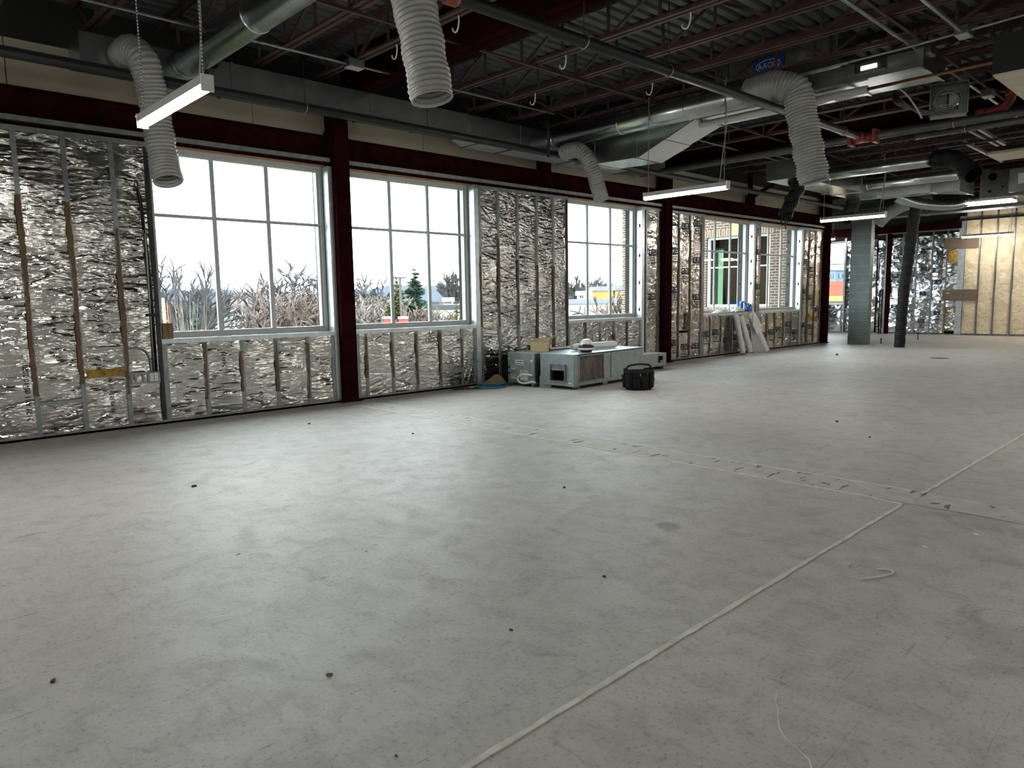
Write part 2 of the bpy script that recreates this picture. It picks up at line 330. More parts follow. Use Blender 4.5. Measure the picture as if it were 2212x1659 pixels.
# ================================================================= THE SETTING
def vnoise(rs, nu, nv, lu, lv):                         # smooth value noise on an nu x nv grid, lu x lv lattice cells
    g = rs.rand(int(lv)+2, int(lu)+2); y = np.linspace(0, lv, nv); x = np.linspace(0, lu, nu)
    yi = np.minimum(y.astype(int), int(lv)); xi = np.minimum(x.astype(int), int(lu)); fy = y-yi; fx = x-xi
    fy = fy*fy*(3-2*fy); fx = fx*fx*(3-2*fx); fy = fy[:, None]; fx = fx[None]
    return (g[yi][:, xi]*(1-fy)*(1-fx) + g[yi+1][:, xi]*fy*(1-fx) + g[yi][:, xi+1]*(1-fy)*fx + g[yi+1][:, xi+1]*fy*fx)*2-1
def sheet(u0, u1, v0, v1, P, seed, cu=.06, cv=.03, amp=.008, wave=.012, bulge=.0, ragged=0., back=.03):
    """crumpled sheet over [u0,u1]x[v0,v1]; P(u,v,d) places it, d metres out of the wall"""
    rs = np.random.RandomState(seed); nu = max(4, int((u1-u0)/cu)+1); nv = max(4, int((v1-v0)/cv)+1)
    U = np.linspace(u0, u1, nu)[None].repeat(nv, 0); V = np.linspace(v0, v1, nv)[:, None].repeat(nu, 1)
    ju = (rs.rand(nv, nu)-.5)*.7*(u1-u0)/(nu-1); jv = (rs.rand(nv, nu)-.5)*.7*(v1-v0)/(nv-1)
    ju[:, [0, -1]] = 0; jv[[0, -1]] = 0
    d = amp*(rs.rand(nv, nu)*2-1) + wave*vnoise(rs, nu, nv, 1.6, (v1-v0)/.16) + wave*1.1*vnoise(rs, nu, nv, 1, (v1-v0)/.5)
    s = (U-u0)/(u1-u0); d += bulge*(1-(2*s-1)**4)
    if ragged:
        e = ragged*vnoise(rs, 2, nv, 1, (v1-v0)/.35)
        U = U + e[:, :1]*(1-s)**3 + e[:, 1:]*s**3
    vs = [P(U[i, j]+ju[i, j], V[i, j]+jv[i, j], d[i, j]) for i in range(nv) for j in range(nu)]; fs = []
    for i in range(nv-1):
        for j in range(nu-1):
            a, b, c, e = i*nu+j, i*nu+j+1, (i+1)*nu+j+1, (i+1)*nu+j
            fs += [(a, b, c), (a, c, e)] if rs.rand() < .5 else [(a, b, e), (b, c, e)]
    mb = MB().add(vs, fs); n = len(vs)
    # closed body behind the facing
    k = [P(u0, v0, -back), P(u1, v0, -back), P(u1, v1, -back), P(u0, v1, -back)]
    mb.add(k, [(3, 2, 1, 0)])
    mb.f += [(n+1, n, *[j for j in range(nu)])[::-1] if False else tuple([n, n+1] + [j for j in range(nu-1, -1, -1)]),
             tuple([n+2, n+3] + [(nv-1)*nu+j for j in range(nu)]),
             tuple([n+3, n] + [i*nu for i in range(nv)]), tuple([n+1, n+2] + [i*nu+nu-1 for i in range(nv-1, -1, -1)])]
    return mb
def crinkle(u0, u1, v0, v1, P, seed, dens=1., amp=1., horiz=.8, cu=.03, cv=.014, back=.03, bulge=.004):
    """foil facing creased by many straight folds, most of them near horizontal"""
    rs = np.random.RandomState(seed); L = v1-v0; Wd = u1-u0; nu = max(4, int(Wd/cu)+1); nv = max(6, int(L/cv)+1)
    U = np.linspace(0, Wd, nu)[None].repeat(nv, 0); V = np.linspace(0, L, nv)[:, None].repeat(nu, 1)
    d = .006*amp*vnoise(rs, nu, nv, 1.2, L/.35) + .0035*amp*vnoise(rs, nu, nv, 2, L/.12)
    for k in range(int(30*dens*L*Wd/.36*.9)):
        a = rs.normal(0, .22) if rs.rand() < horiz else rs.uniform(-1.5, 1.5); cx, cy = rs.uniform(0, Wd), rs.uniform(0, L); wd = rs.uniform(.012, .05); ln = rs.uniform(.06, .3); h = rs.uniform(.2, 1.)*wd*.2*amp*rs.choice([-1, 1])
        t = (U-cx)*math.cos(a) + (V-cy)*math.sin(a); n_ = -(U-cx)*math.sin(a) + (V-cy)*math.cos(a); sk = rs.uniform(.3, .7)
        x = n_/wd+.5; prof = np.clip(np.minimum(x/sk, (1-x)/(1-sk)), 0, 1); fade = np.clip(1.4*(1-np.abs(t)/ln), 0, 1)
        d += h*prof*fade
    s_ = U/Wd; d += bulge*(1-(2*s_-1)**4); d += (rs.rand(nv, nu)-.5)*.0009*amp
    vs = [P(u0+U[i, j], v0+V[i, j], d[i, j]) for i in range(nv) for j in range(nu)]; fs = []
    for i in range(nv-1):
        for j in range(nu-1):
            A, B, C, E = i*nu+j, i*nu+j+1, (i+1)*nu+j+1, (i+1)*nu+j; fs += [(A, B, C), (A, C, E)] if rs.rand() < .5 else [(A, B, E), (B, C, E)]
    mb = MB().add(vs, fs); n = len(vs); mb.add([P(u0, v0, -back), P(u1, v0, -back), P(u1, v1, -back), P(u0, v1, -back)], [(3, 2, 1, 0)])
    mb.f += [tuple([n, n+1] + [j for j in range(nu-1, -1, -1)]), tuple([n+2, n+3] + [(nv-1)*nu+j for j in range(nu)]), tuple([n+3, n] + [i*nu for i in range(nv)]), tuple([n+1, n+2] + [i*nu+nu-1 for i in range(nv-1, -1, -1)])]
    return mb
def PW(u, v, d): return Vector((u, DW+.012-d, v))          # window wall, faces -y
def PFAR(u, v, d): return Vector((XF+.012-d, u, v))         # far wall, faces -x
# ---- floor
fl = MB(); fl.box(XB-.3, XF+.3, YR-.3, DW+.35, -.25, 0); floor = fl.build('floor', 'concrete', kind='structure', label='bare grey concrete slab with scuffs and drag marks', cat='floor')
MB().box(19.0, XF+.3, DW+.35, 15.0, -.25, 0).build('floor_slab', 'concrete', floor)
def ribbon(path, wd, z, jit, seed, th=.004):
    rs = random.Random(seed); mb = MB(); P = resample(path, .05); vs = []
    for i, p in enumerate(P):
        t = (P[min(i+1, len(P)-1)]-P[max(i-1, 0)]).normalized(); s = Vector((-t.y, t.x, 0))
        a = wd*(.75+.5*rs.random()); o = s*(rs.random()-.5)*jit; q = p+o
        vs += [q-s*a/2+Vector((0, 0, -.01)), q-s*a/2+Vector((0, 0, z)), q+s*a/2+Vector((0, 0, z)), q+s*a/2+Vector((0, 0, -.01))]
    fs = [(4*i+k, 4*i+k+1, 4*i+5+k, 4*i+4+k) for i in range(len(P)-1) for k in range(3)]
    return mb.add(vs, fs)
tp = MB(); pts = resample([Vector((4.83, 8.0, 0)), Vector((4.83, .7, 0))], .08); vs = []
for i, p in enumerate(pts):
    vs += [(4.665+RN.uniform(-.008, .008), p.y, .0015), (4.99+RN.uniform(-.008, .008), p.y, .0015)]
tp.add(vs, [(2*i, 2*i+1, 2*i+3, 2*i+2) for i in range(len(pts)-1)]); tp.build('trench_patch', 'patch_concrete', floor)
for i, (P, wd, j) in enumerate([([(4.66, 7.98, 0), (4.66, 1.6, 0)], .022, .006), ([(4.99, 7.95, 0), (4.995, 1.5, 0)], .022, .006),
        ([(.9, 1.42, 0), (2.3, 1.43, 0), (4.62, 1.44, 0)], .019, .004), ([(4.95, 1.43, 0), (12, 1.40, 0)], .02, .005),
        ([(4.62, 1.44, 0), (4.63, 1.52, 0), (4.66, 1.65, 0)], .02, .01), ([(-4.5, 1.4, 0), (.9, 1.42, 0)], .02, .01), ([(11.75, 7.6, 0), (11.7, 1.5, 0)], .02, .006)]):
    ribbon([Vector(p) for p in P], wd, .0035, j, i).build('joint_filler', 'joint_filler', floor)
for i, P in enumerate([[(2.1, 1.0, 0), (1.9, .88, 0), (1.85, .78, 0), (1.72, .7, 0)], [(.35, 4.55, 0), (.42, 4.4, 0), (.42, 4.25, 0)]]):
    ribbon(catmull([Vector(p) for p in P]), .004, .001, .012, 40+i).build('crack_filler', ('joint_filler', 'gray_pipe')[i], floor)
# ---- roof deck: trapezoid ribs along x, laid in sheets
ceil = thing('ceiling', (0, 0, ZD), 'dark corrugated metal roof deck above the joists', 'ceiling', kind='structure')
def deck(x0, x1, y0, y1):
    mb = MB(); vs = []; y = y0; prof = []
    while y < y1:
        prof += [(y, ZD+.045), (y+.035, ZD+.045), (y+.05, ZD), (y+.135, ZD)]; y += .152
    prof += [(y, ZD+.045)]
    for yy, z in prof: vs += [(x0, yy, z), (x1, yy, z), (x0, yy, z+.1), (x1, yy, z+.1)]
    k = len(prof); fs = []
    for i in range(k-1): fs += [(4*i, 4*i+4, 4*i+5, 4*i+1), (4*i+2, 4*i+3, 4*i+7, 4*i+6)]
    return mb.add(vs, fs)
n = 0; y = YR-.2
while y < DW+.3:
    deck(XB-.3, XF+.3, y, y+.9).build('deck_sheet', 'deck_metal', ceil); y += .912
y = DW+.44
while y < 14.8: deck(19.0, XF+.3, y, y+.9).build('deck_sheet', 'deck_metal', ceil); y += .912
MB().box(XB-.3, XF+.3, YR-.3, DW+.5, ZD+.15, ZD+.2).build('roof_board', 'dark_board', ceil); MB().box(18.9, XF+.3, DW+.5, 15, ZD+.15, ZD+.2).build('roof_board', 'dark_board', ceil)
# ---- window wall
wl = thing('wall_left', (0, DW, 0), 'stripped window wall of metal studs and foil faced insulation', 'wall', kind='structure')
SEG = [(XB, 4.69), (4.92, 11.74), (11.99, 19.03)]
def stud_mesh(L, wd=.042, dp=.14):
    mb = MB(); mb.box(0, wd, 0, .0025, 0, L); mb.box(0, .0025, .0025, dp, 0, L); mb.box(0, wd, dp, dp+.0025, 0, L); mb.box(wd-.0025, wd, .0025, .014, 0, L)
    return mesh_of(mb, 'stud', 'galvanized')
ST_FULL = stud_mesh(2.92); ST_CRIP = stud_mesh(.885)
def stud(x, full=True, par=wl): return inst('stud', ST_FULL if full else ST_CRIP, (x, DW, .02), par)
def inwin(x): return any(a-.06 < x < b+.02 for a, b in WINL)
def kraftstrip(x, z0, z1, seed, wd=.036, par=wl, plane=None):
    rs = random.Random(seed); mb = MB(); vs = []; k = int((z1-z0)/.045)+2
    plane = plane or (lambda u, v, d: Vector((u, DW-d, v)))
    ph = rs.uniform(0, 6)
    for i in range(k):
        z = z0+(z1-z0)*i/(k-1); w0 = rs.uniform(-.006, .006)+.007*math.sin(z*5+ph); w1 = rs.uniform(-.006, .007)+.007*math.sin(z*4.1+ph*2)
        vs += [plane(x-.002+w0, z, -.004), plane(x-.002+w0, z, .004+rs.uniform(0, .003)), plane(x+wd+w1, z, .004+rs.uniform(0, .003)), plane(x+wd+w1, z, -.004)]
    fs = [(4*i+a, 4*i+a+1, 4*i+a+5, 4*i+a+4) for i in range(k-1) for a in range(3)]
    mb.add(vs, fs); return mb.build('kraft_flange', 'kraft', par)
# bays: (x0, x1, full height?, style)
studs_full = [1.39-.406*k for k in range(15, 0, -1)] + [1.39, 1.79, 2.205, 2.535, 7.1, 7.47, 7.88, 8.31, 8.69, 9.015]
def bay(x0, x1, z0, z1, style, seed):
    if x1-x0 < .05: return None
    if style == 'left': return crinkle(x0, x1, z0, z1, PW, seed, 1.1, 1.3).build('foil_batt', 'foil', wl)
    if style == 'mid': return crinkle(x0, x1, z0, z1, PW, seed, 2., .85, .55).build('foil_batt', 'foil_fine', wl)
    return crinkle(x0+.008, x1-.008, z0, z1, PW, seed, 1.1, 1.1, .4, .03, .02, .03, .012).build('foil_batt', 'foil_matte', wl)
for x in studs_full: stud(x, not inwin(x))
xs = sorted([x for x in studs_full if x < 2.5]) + [2.535]
for i, (a, b) in enumerate(zip(xs, xs[1:])): bay(a+.043, b+.002, .03, .88 if inwin(a) or inwin(b) else 2.93, 'left', 100+i)
bay(XB, xs[0], .03, .88, 'left', 99)
for i, x in enumerate([1.39, 1.79, 2.205]): kraftstrip(x, [.42, .50, .36][i], [2.32, 2.28, 2.05][i], 200+i)
for i, x in enumerate([7.1, 7.47, 7.88, 8.31, 8.69]): kraftstrip(x, RN.uniform(.3, .9), RN.uniform(1.7, 2.2), 210+i, .03)
xs = [7.02, 7.1, 7.47, 7.88, 8.31, 8.69, 9.015]
for i, (a, b) in enumerate(zip(xs, xs[1:])): bay(a+.043 if i else a+.04, b+.002, .03, 2.93, 'mid', 130+i)
# cripple bays under the windows
CR = {0: [3.01, 3.42, 3.845, 4.25], 1: [5.085, 5.495, 5.90, 6.31, 6.71], 2: [9.49, 9.88, 10.29, 10.67], 3: [13.52, 13.97, 14.42, 14.86], 4: [16.04, 16.43, 16.87, 17.3]}
STY = ['left', 'mid', 'mid', 'puffy', 'puffy']
for wi, (a, b) in enumerate(WIN):
    for x in CR[wi]: stud(x, False)
    xx = [a+.005] + CR[wi] + [b-.045]
    for i, (p, q2) in enumerate(zip(xx, xx[1:])):
        bay(p+(.043 if i else .04), q2+.002, .03, .88, STY[wi], 300+wi*10+i)
        if i: kraftstrip(p, RN.uniform(.08, .3), RN.uniform(.6, .88), 330+wi*10+i, .024 if wi < 3 else .03)
    # jamb studs either side and the sill track
    for x, wd in ((a-.045, .05), (b+.002, .085)):
        mb = MB().box(x, x+wd, DW, DW+.14, .02, 2.94)
        mb.build('jamb_stud', 'galvanized_bright' if x > a else 'galvanized', wl)
    for z in ([1.05, 1.55, 2.05, 2.6] if wi >= 2 else []):
        MB().lathe((b+.0015, DW+.05, z), [(.0, 0), (.018, .0005), (.018, .001), (0, .0015)], 10, Matrix.Rotation(R_(-90), 4, 'Y') @ Matrix.Diagonal((2.2, 1, 1, 1))).build('knockout', 'hole_dark', wl)
    for x in (a+.006, b-.045): stud(x, False)
    MB().box(a, b, DW-.002, DW+.15, SILL-.035, SILL).box(a, b, DW-.003, DW, SILL-.05, SILL).build('sill_track', 'galvanized_bright', wl)
# bays right of window 3, between column 2 and window 4, mullion between 4 and 5, right of window 5
for x in (11.3-.06, 11.62, 12.02, 12.33, 12.735, 13.12+.05, 15.42, 15.57, 17.84, 18.16, 18.56, 18.93): stud(x)
for i, (a, b) in enumerate([(11.24, 11.66), (12.06, 12.33), (12.375, 12.735), (12.78, 13.175), (15.43, 15.61), (17.88, 18.16), (18.2, 18.56), (18.6, 18.95)]):
    bay(a, b, .03, .55 if i in (1, 2, 3) else 2.93, 'puffy', 400+i)
    if i in (1, 2, 3): bay(a, b, [0, .56, .60, .52][i], 2.93, 'puffy', 420+i)
for i, x in enumerate((11.64, 12.33, 12.735, 13.13, 15.44, 18.16, 18.56, 18.9)): kraftstrip(x-.01, .08, RN.uniform(2.5, 2.9), 440+i, .05)
# tracks, header, sheathing behind
for a, b in SEG:
    MB().box(a, b, DW-.004, DW+.15, 0, .022).box(a, b, DW-.004, DW-.002, 0, .045).build('floor_track', 'galvanized', wl)
    MB().box(a, b+(-.02 if b < 19 else 0), DW-.03, DW+.05, 2.985, 3.032).build('deflection_track', 'galvanized', wl)
    MB().box(a, b, DW+.02, DW+.12, 2.955, 2.985).build('header_angle', 'red_steel', wl)
    p = a
    for wa, wb in [q2 for q2 in WIN if a <= q2[0] < b] + [(b, b)]:
        if wa-p > .06: MB().box(p, wa, DW-.004, DW-.001, 2.895, 2.955).box(p, wa, DW-.004, DW+.14, 2.945, 2.955).build('top_track', 'galvanized', wl)
        p = wb
for wa, wb in WIN: MB().box(wa, wb, DW+.06, DW+.16, 2.945, 2.957).build('window_header', 'wood_shim', wl)
for i, x in enumerate([3.1, 3.5, 3.9, 4.25, 5.3, 5.55, 5.95, 6.3, 9.6, 10.2]): MB().box(x, x+RN.uniform(.08, .2), DW+.045, DW+.062, 2.93, 2.947).build('shim', 'wood_shim', wl)
YS = DW+.16
xs = [XB-.3] + [v for q2 in WINL+WIN for v in q2] + [19.2]
for a, b in zip(xs[::2], xs[1::2]): MB().box(a, b, YS, YS+.22, -.25, HEAD+.02).build('sheathing', 'dark_board', wl)
for a, b in WINL+WIN: MB().box(a, b, YS, YS+.22, -.25, SILL-.03).build('sheathing', 'dark_board', wl)
MB().box(XB-.3, 19.2, YS+.08, YS+.22, HEAD+.02, ZD+.1).build('sheathing', 'dark_board', wl)
x = XB
seams = [XB, -3.4, -2.2, -1., .22, 1.44, 2.6, 3.82, 5.05, 6.27, 7.5, 8.7, 9.92, 11.15, 12.4, 13.6, 14.8, 16.0, 17.2, 18.4, 19.2]
for a, b in zip(seams, seams[1:]): MB().box(a+.004, b-.004, DW+.2, DW+.24, 3.30, 3.78).build('gypsum_panel', 'beige_board', wl); MB().box(a, b, DW+.2, DW+.24, 3.785, ZD).build('upper_panel', 'dark_board', wl)
# electrical bits on the left bays
bk = MB(); bk.box(2.25, 2.535, DW-.006, DW-.003, .555, .575).box(2.25, 2.535, DW-.006, DW-.003, .455, .475)
for x in (2.25, 2.285, 2.36, 2.41, 2.44, 2.515): bk.box(x, x+.02, DW-.006, DW-.003, .475, .555)
bk.build('outlet_bracket', 'galvanized', wl)
ob = MB().box(2.425, 2.52, DW-.01, DW+.04, .465, .565).build('outlet_box', 'galvanized', wl)
for x in (2.433, 2.477):
    MB().box(x, x+.034, DW-.014, DW-.01, .475, .556).build('receptacle', 'white_plastic', ob)
    for zz in (.497, .535):
        for dx in (.010, .021): MB().box(x+dx, x+dx+.003, DW-.0152, DW-.014, zz-.006, zz+.006).build('slot', 'ink_black', ob)
MB().tube(catmull([(2.24, DW+.01, .83), (2.33, DW-.012, .83), (2.41, DW-.012, .79), (2.445, DW-.012, .70), (2.452, DW-.012, .57)]), .0095, 8).build('conduit', 'galvanized', wl, True)
MB().tube([(2.475, DW-.01, .57), (2.485, DW-.012, 1.3), (2.49, DW-.012, 2.1), (2.45, DW-.005, 2.55)], .009, 8).build('conduit', 'galvanized', wl, True)
MB().tube([(2.505, DW-.012, .57), (2.51, DW-.012, 1.6), (2.47, DW-.012, 2.4)], .009, 8).build('conduit', 'black_pipe', wl, True)
for z in (2.26, 1.17): MB().box(2.44, 2.56, DW-.022, DW-.018, z-.015, z+.015).box(2.44, 2.45, DW-.022, DW, z-.015, z+.015).build('conduit_strap', 'black_plastic', wl)
MB().box(1.432, 1.79, DW-.006, DW-.002, .325, .365).box(1.432, 1.79, DW-.006, DW+.05, .36, .365).build('blocking', 'galvanized', wl)
MB().box(1.84, 2.2, DW-.01, DW+.01, .555, .575).build('exposed_wool', 'yellow_wool', wl)
sheet(1.845, 2.2, .57, .64, lambda u, v, d: PW(u, v, d+.012), 77, .03, .015, .005, .01, .01).build('exposed_wool', 'yellow_wool', wl)
sheet(12.55, 12.76, .62, .95, lambda u, v, d: PW(u, v, d+.03), 78, .03, .03, .01, .02, .02).build('torn_kraft', 'kraft', wl)
for i, (a, b, z) in enumerate([(18.2, 18.4, .62), (18.56, 18.75, .58)]): sheet(a, b, z, z+.12, lambda u, v, d: PW(u, v, d+.02), 80+i, .03, .02, .01, .02, .02).build('exposed_wool', 'yellow_wool', wl)
# date stamps on the foil, printed to read upward
for (x, z, t, s) in [(1.36, .12, '3129 A11 05-10 2023', .062), (2.03, .95, '05 10 2023', .05), (2.08, .12, '06 10 2023 03 05', .052), (1.62, 1.0, '08 11 00', .045), (1.6, 1.55, '0280', .04), (2.0, 1.35, '0 2022', .05), (3.24, .55, '06 04 08', .045), (3.66, .1, '0 12 04', .04), (3.35, .38, 'A11 05', .03), (4.05, .5, '09 2023', .045)]:
    lettering(t, s, frame(Vector((x, DW-.012, z+len(t)*s*.29)), (0, 0, 1), (-1, 0, 0)), 'ink_black', wl, 'date_stamp')
# printed blocks on the batts of the right-hand bays: a solid mark above three lines
def print_block(u, v, P, s=1., par=wl, flip=False):
    mb = MB()
    for a, b, c, d in ((-.085, .085, .0, .035), (-.085, -.045, .035, .1), (.05, .085, .035, .1), (-.085, .085, .1, .125), (-.03, .0, .045, .085), (.012, .035, .045, .085)):
        q2 = [P(u+a*s, v+c*s, .0), P(u+b*s, v+c*s, .0), P(u+b*s, v+d*s, .0), P(u+a*s, v+d*s, .0)]; o = (P(0, 0, .0025)-P(0, 0, 0))
        mb.hexa([p for p in q2] + [p+o for p in q2])
    bl = mb.build('printed_mark', 'ink_blue', par)
    for i, t in enumerate(('Fiber', 'Glass', 'Insulation')):
        xd = P(1, 0, 0)-P(0, 0, 0); 
        lettering(t, .05*s, frame(P(u, v-(.05+.048*i)*s, .002), xd if P is not PPF else -xd, (0, 0, 1)), 'ink_blue', par, 'printed_line')
def PPW(u, v, d): return Vector((u, DW-.029-d, v))
def PPF(u, v, d): return Vector((XF-.024-d, u, v))
for u, v in [(11.45, 2.05), (11.44, 1.22), (12.2, 2.1), (12.19, 1.35), (12.2, .3), (12.55, 2.6), (12.56, 1.72), (12.56, .2), (12.97, 2.68), (12.97, 1.95), (12.97, 1.2), (12.96, .2), (13.38, .42), (13.75, .45), (14.2, .25), (14.64, .3), (15.1, .5), (15.52, 2.2), (15.52, 1.42), (15.85, .3), (16.24, .35), (16.65, .4), (17.1, .5), (17.5, .3), (18.02, 2.05), (18.02, 1.3), (18.38, 1.85), (18.38, 1.15), (18.38, .4), (18.76, .85), (18.02, .45)]:
    print_block(u, v, PPW)
# ---- windows
def window(idx, P, w0, w1, sill, head, n, par_kind='structure', mid=2.235, glass='glass', labels=None):
    """P(u,v,d): d metres into the room from the glass plane"""
    o = P((w0+w1)/2, sill, 0); t = thing('window_%d' % idx, o, labels, 'window', kind=par_kind)
    def ring(a, b, c, d, wd, d0, d1):
        mb = MB()
        for (p, q2, r, s2) in ((a, b, c, c+wd), (a, b, d-wd, d), (a, a+wd, c+wd, d-wd), (b-wd, b, c+wd, d-wd)):
            mb.hexa([P(p, r, d0), P(q2, r, d0), P(q2, s2, d0), P(p, s2, d0), P(p, r, d1), P(q2, r, d1), P(q2, s2, d1), P(p, s2, d1)])
        return mb
    ring(w0+.004, w1-.004, sill+.004, head-.004, .038, -.05, .055).build('frame', 'window_vinyl', t)
    ring(w0+.042, w1-.042, sill+.042, head-.042, .028, -.04, .032).build('sash', 'window_vinyl', t)
    g0, g1, z0, z1 = w0+.07, w1-.07, sill+.07, head-.07
    mb = MB(); us = [g0+(g1-g0)*i/n for i in range(n+1)]; vv = [z0, mid, z1] if mid else [z0, z1]
    for u in us[1:-1]: MB().hexa([P(u-.028, z0, -.012), P(u+.028, z0, -.012), P(u+.028, z1, -.012), P(u-.028, z1, -.012), P(u-.024, z0, .016), P(u+.024, z0, .016), P(u+.024, z1, .016), P(u-.024, z1, .016)]).build('muntin', 'window_vinyl', t)
    if mid: MB().hexa([P(g0, mid-.019, -.011), P(g1, mid-.019, -.011), P(g1, mid+.019, -.011), P(g0, mid+.019, -.011), P(g0, mid-.015, .014), P(g1, mid-.015, .014), P(g1, mid+.015, .014), P(g0, mid+.015, .014)]).build('muntin', 'window_vinyl', t)
    for u0, u1 in zip(us, us[1:]):
        for v0, v1 in zip(vv, vv[1:]): MB().hexa([P(u0, v0, -.003), P(u1, v0, -.003), P(u1, v1, -.003), P(u0, v1, -.003), P(u0, v0, .003), P(u1, v0, .003), P(u1, v1, .003), P(u0, v1, .003)]).build('pane', glass, t)
    return t
YG = DW+.19
LBW = ['wide white window beside the crinkled foil bays at the left end', 'white window just right of the first red column', 'white window behind the ductwork units showing a brick edge', 'white window with blue tape and plastic on its sill', 'white window right of the narrow printed insulation strip']
for i, (a, b) in enumerate(WIN): window(i+1, lambda u, v, d: Vector((u, YG-d, v)), a, b, SILL, HEAD, 3, labels=LBW[i])
for i, (a, b) in enumerate(WINL): window(i+10, lambda u, v, d: Vector((u, YG-d, v)), a, b, SILL, HEAD, 3, labels=['white window at the far left end of the window wall, out of view', 'white window left of the foil bays, out of view'][i])
# ---- columns, beams
def wbeam(mb, x0, x1, y, z0, z1, fw=.2):
    mb.box(x0, x1, y-fw/2, y+fw/2, z0, z0+.014).box(x0, x1, y-fw/2, y+fw/2, z1-.014, z1).box(x0, x1, y-.006, y+.006, z0+.014, z1-.014); return mb
LBC = ['dark red steel column between the first two windows', 'dark red steel column right of the ductwork units', 'dark red steel column at the end of the window wall']
for i, (a, b) in enumerate([(4.69, 4.92), (11.74, 11.99), (19.03, 19.3)]):
    t = thing('steel_column', ((a+b)/2, DW, 0), LBC[i], 'column', 'red steel columns of the window wall', 'structure')
    MB().box(a+.012, b-.012, DW-.09, DW+.14, 0, 3.84).build('shaft', 'red_steel', t, bevel=.012)
    MB().box(a-.02, b+.02, DW-.11, DW+.15, 0, .018).build('base_plate', 'red_steel', t)
    MB().box(a-.012, b+.012, DW-.02, DW+.13, 3.02, 3.36).build('gusset', 'red_steel', t)
    for z in (3.08, 3.15, 3.22, 3.29): MB().lathe((b-.02, DW-.02, z), [(.012, 0), (.012, .014)], 6, Matrix.Rotation(R_(90), 4, 'X')).build('bolt', 'red_steel', t)
LBB = ['dark red spandrel beam above the foil bays at far left', 'dark red spandrel beam between the first and second columns', 'dark red spandrel beam above the printed insulation bays']
for i, (a, b) in enumerate([(XB, 4.7), (4.93, 11.73), (12.0, 19.02)]):
    wbeam(MB(), a, b, DW+.07, 3.034, 3.30, .16).build('spandrel_beam', 'red_steel', None, label=LBB[i], cat='beam', group='spandrel beams', kind='structure')
LBG = ['deep red girder running in from the first column', 'deep red girder running in from the second column', 'deep red girder running in from the third column']
for i, x in enumerate((4.83, 11.87, 19.16)):
    mb = MB(); y0, y1 = YR, DW-.1; z0, z1 = 3.72, ZD-.01
    mb.box(x-.1, x+.1, y0, y1, z0, z0+.016).box(x-.1, x+.1, y0, y1, z1-.016, z1).box(x-.006, x+.006, y0, y1, z0, z1)
    mb.build('roof_girder', 'red_steel', None, label=LBG[i], cat='beam', group='roof girders', kind='structure')
for i, x in enumerate((8.55, 15.22)):
    t = thing('kicker_brace', (x, DW, 3.3), ['short red steel kicker bracing above the third window', 'short red steel kicker bracing above the window with blue tape'][i], 'brace', 'kicker braces')
    MB().box(x-.1, x+.1, DW-.02, DW+.12, 3.30, 3.5).build('plate', 'red_steel', t)
    
    if i: MB().bar((x, DW+.02, 3.45), (x+.3, 7.3, 3.95), .07).build('strut', 'red_steel', t); MB().bar((x-.04, DW+.02, 3.45), (x-.1, DW+.02, 4.15), .08).build('strut', 'red_steel', t)
# ---- far wall
wf = thing('wall_far', (XF, 6, 0), 'far stud wall with foil batts and cream wool insulation', 'wall', kind='structure')
def far_stud(y, z1=3.15, wd=.042, m='galvanized', z0=.02): return MB().box(XF, XF+.0025, y-wd/2, y+wd/2, z0, z1).box(XF, XF+.12, y-.0012, y+.0012, z0, z1).build('stud', m, wf)
for y in (8.47, 7.97, 7.58, 7.14, 6.75): far_stud(y)
far_stud(6.37, 3.5, .17, 'galvanized_bright')
creams = [5.91, 5.50, 5.08, 4.67, 4.26, 3.85, 3.45, 3.04, 2.63, 2.2]
for y in creams: far_stud(y, 3.55, .035)
for i, (a, b) in enumerate([(8.5, 8.7), (7.99, 8.33), (7.6, 7.95), (7.16, 7.56), (6.77, 7.12), (6.46, 6.73), (9.35, 9.68), (8.75, 9.3)]):
    sheet(a, b, .05 if i != 5 else .15, [2.95, 3.0, 2.98, 3.0, 3.02, 3.05, 3.0, 3.0][i], PFAR, 500+i, .07, .06, .005, .012, .016, .01).build('foil_batt', 'foil_cool', wf)
for i, (a, b) in enumerate(zip(creams[1:]+[1.8], creams)): sheet(a+.02, b-.02, .05, 3.6, lambda u, v, d: PFAR(u, v, d-.02), 540+i, .07, .07, .008, .012, .02).build('wool_batt', 'spray_wool', wf)
sheet(5.93, 6.28, .05, 3.6, lambda u, v, d: PFAR(u, v, d-.02), 560, .07, .07, .008, .012, .02).build('wool_batt', 'spray_wool', wf)
MB().box(XF-.03, XF-.015, 5.94, 6.82, 2.56, 2.89).build('backing_board', 'wood_board', wf); MB().box(XF-.03, XF-.015, 5.9, 6.81, 1.03, 1.36).build('backing_board', 'wood_board', wf)
MB().box(XF-.034, XF-.03, 6.62, 6.7, 1.24, 1.27).build('tape_piece', 'label_white', wf)
sheet(6.45, 6.72, 2.15, 2.5, lambda u, v, d: PFAR(u, v, d+.03), 570, .04, .04, .01, .02, .02).build('exposed_wool', 'yellow_wool', wf)
sheet(6.44, 6.76, .12, .85, lambda u, v, d: PFAR(u, v, d+.01), 571, .04, .04, .01, .015, .02).build('exposed_wool', 'yellow_wool', wf)
sheet(6.5, 6.7, .17, .8, lambda u, v, d: PFAR(u, v, d+.04), 572, .04, .03, .01, .015, .02).build('foil_batt', 'foil_cool', wf)
MB().box(XF-.01, XF+.1, 8.31, 8.44, 0, 3.15).build('red_post', 'red_steel', wf)
for y in (8.53, 8.6): MB().tube([(XF-.03, y, 0), (XF-.03, y, 1.4)], .02, 8).build('black_conduit', 'black_pipe', wf, True)
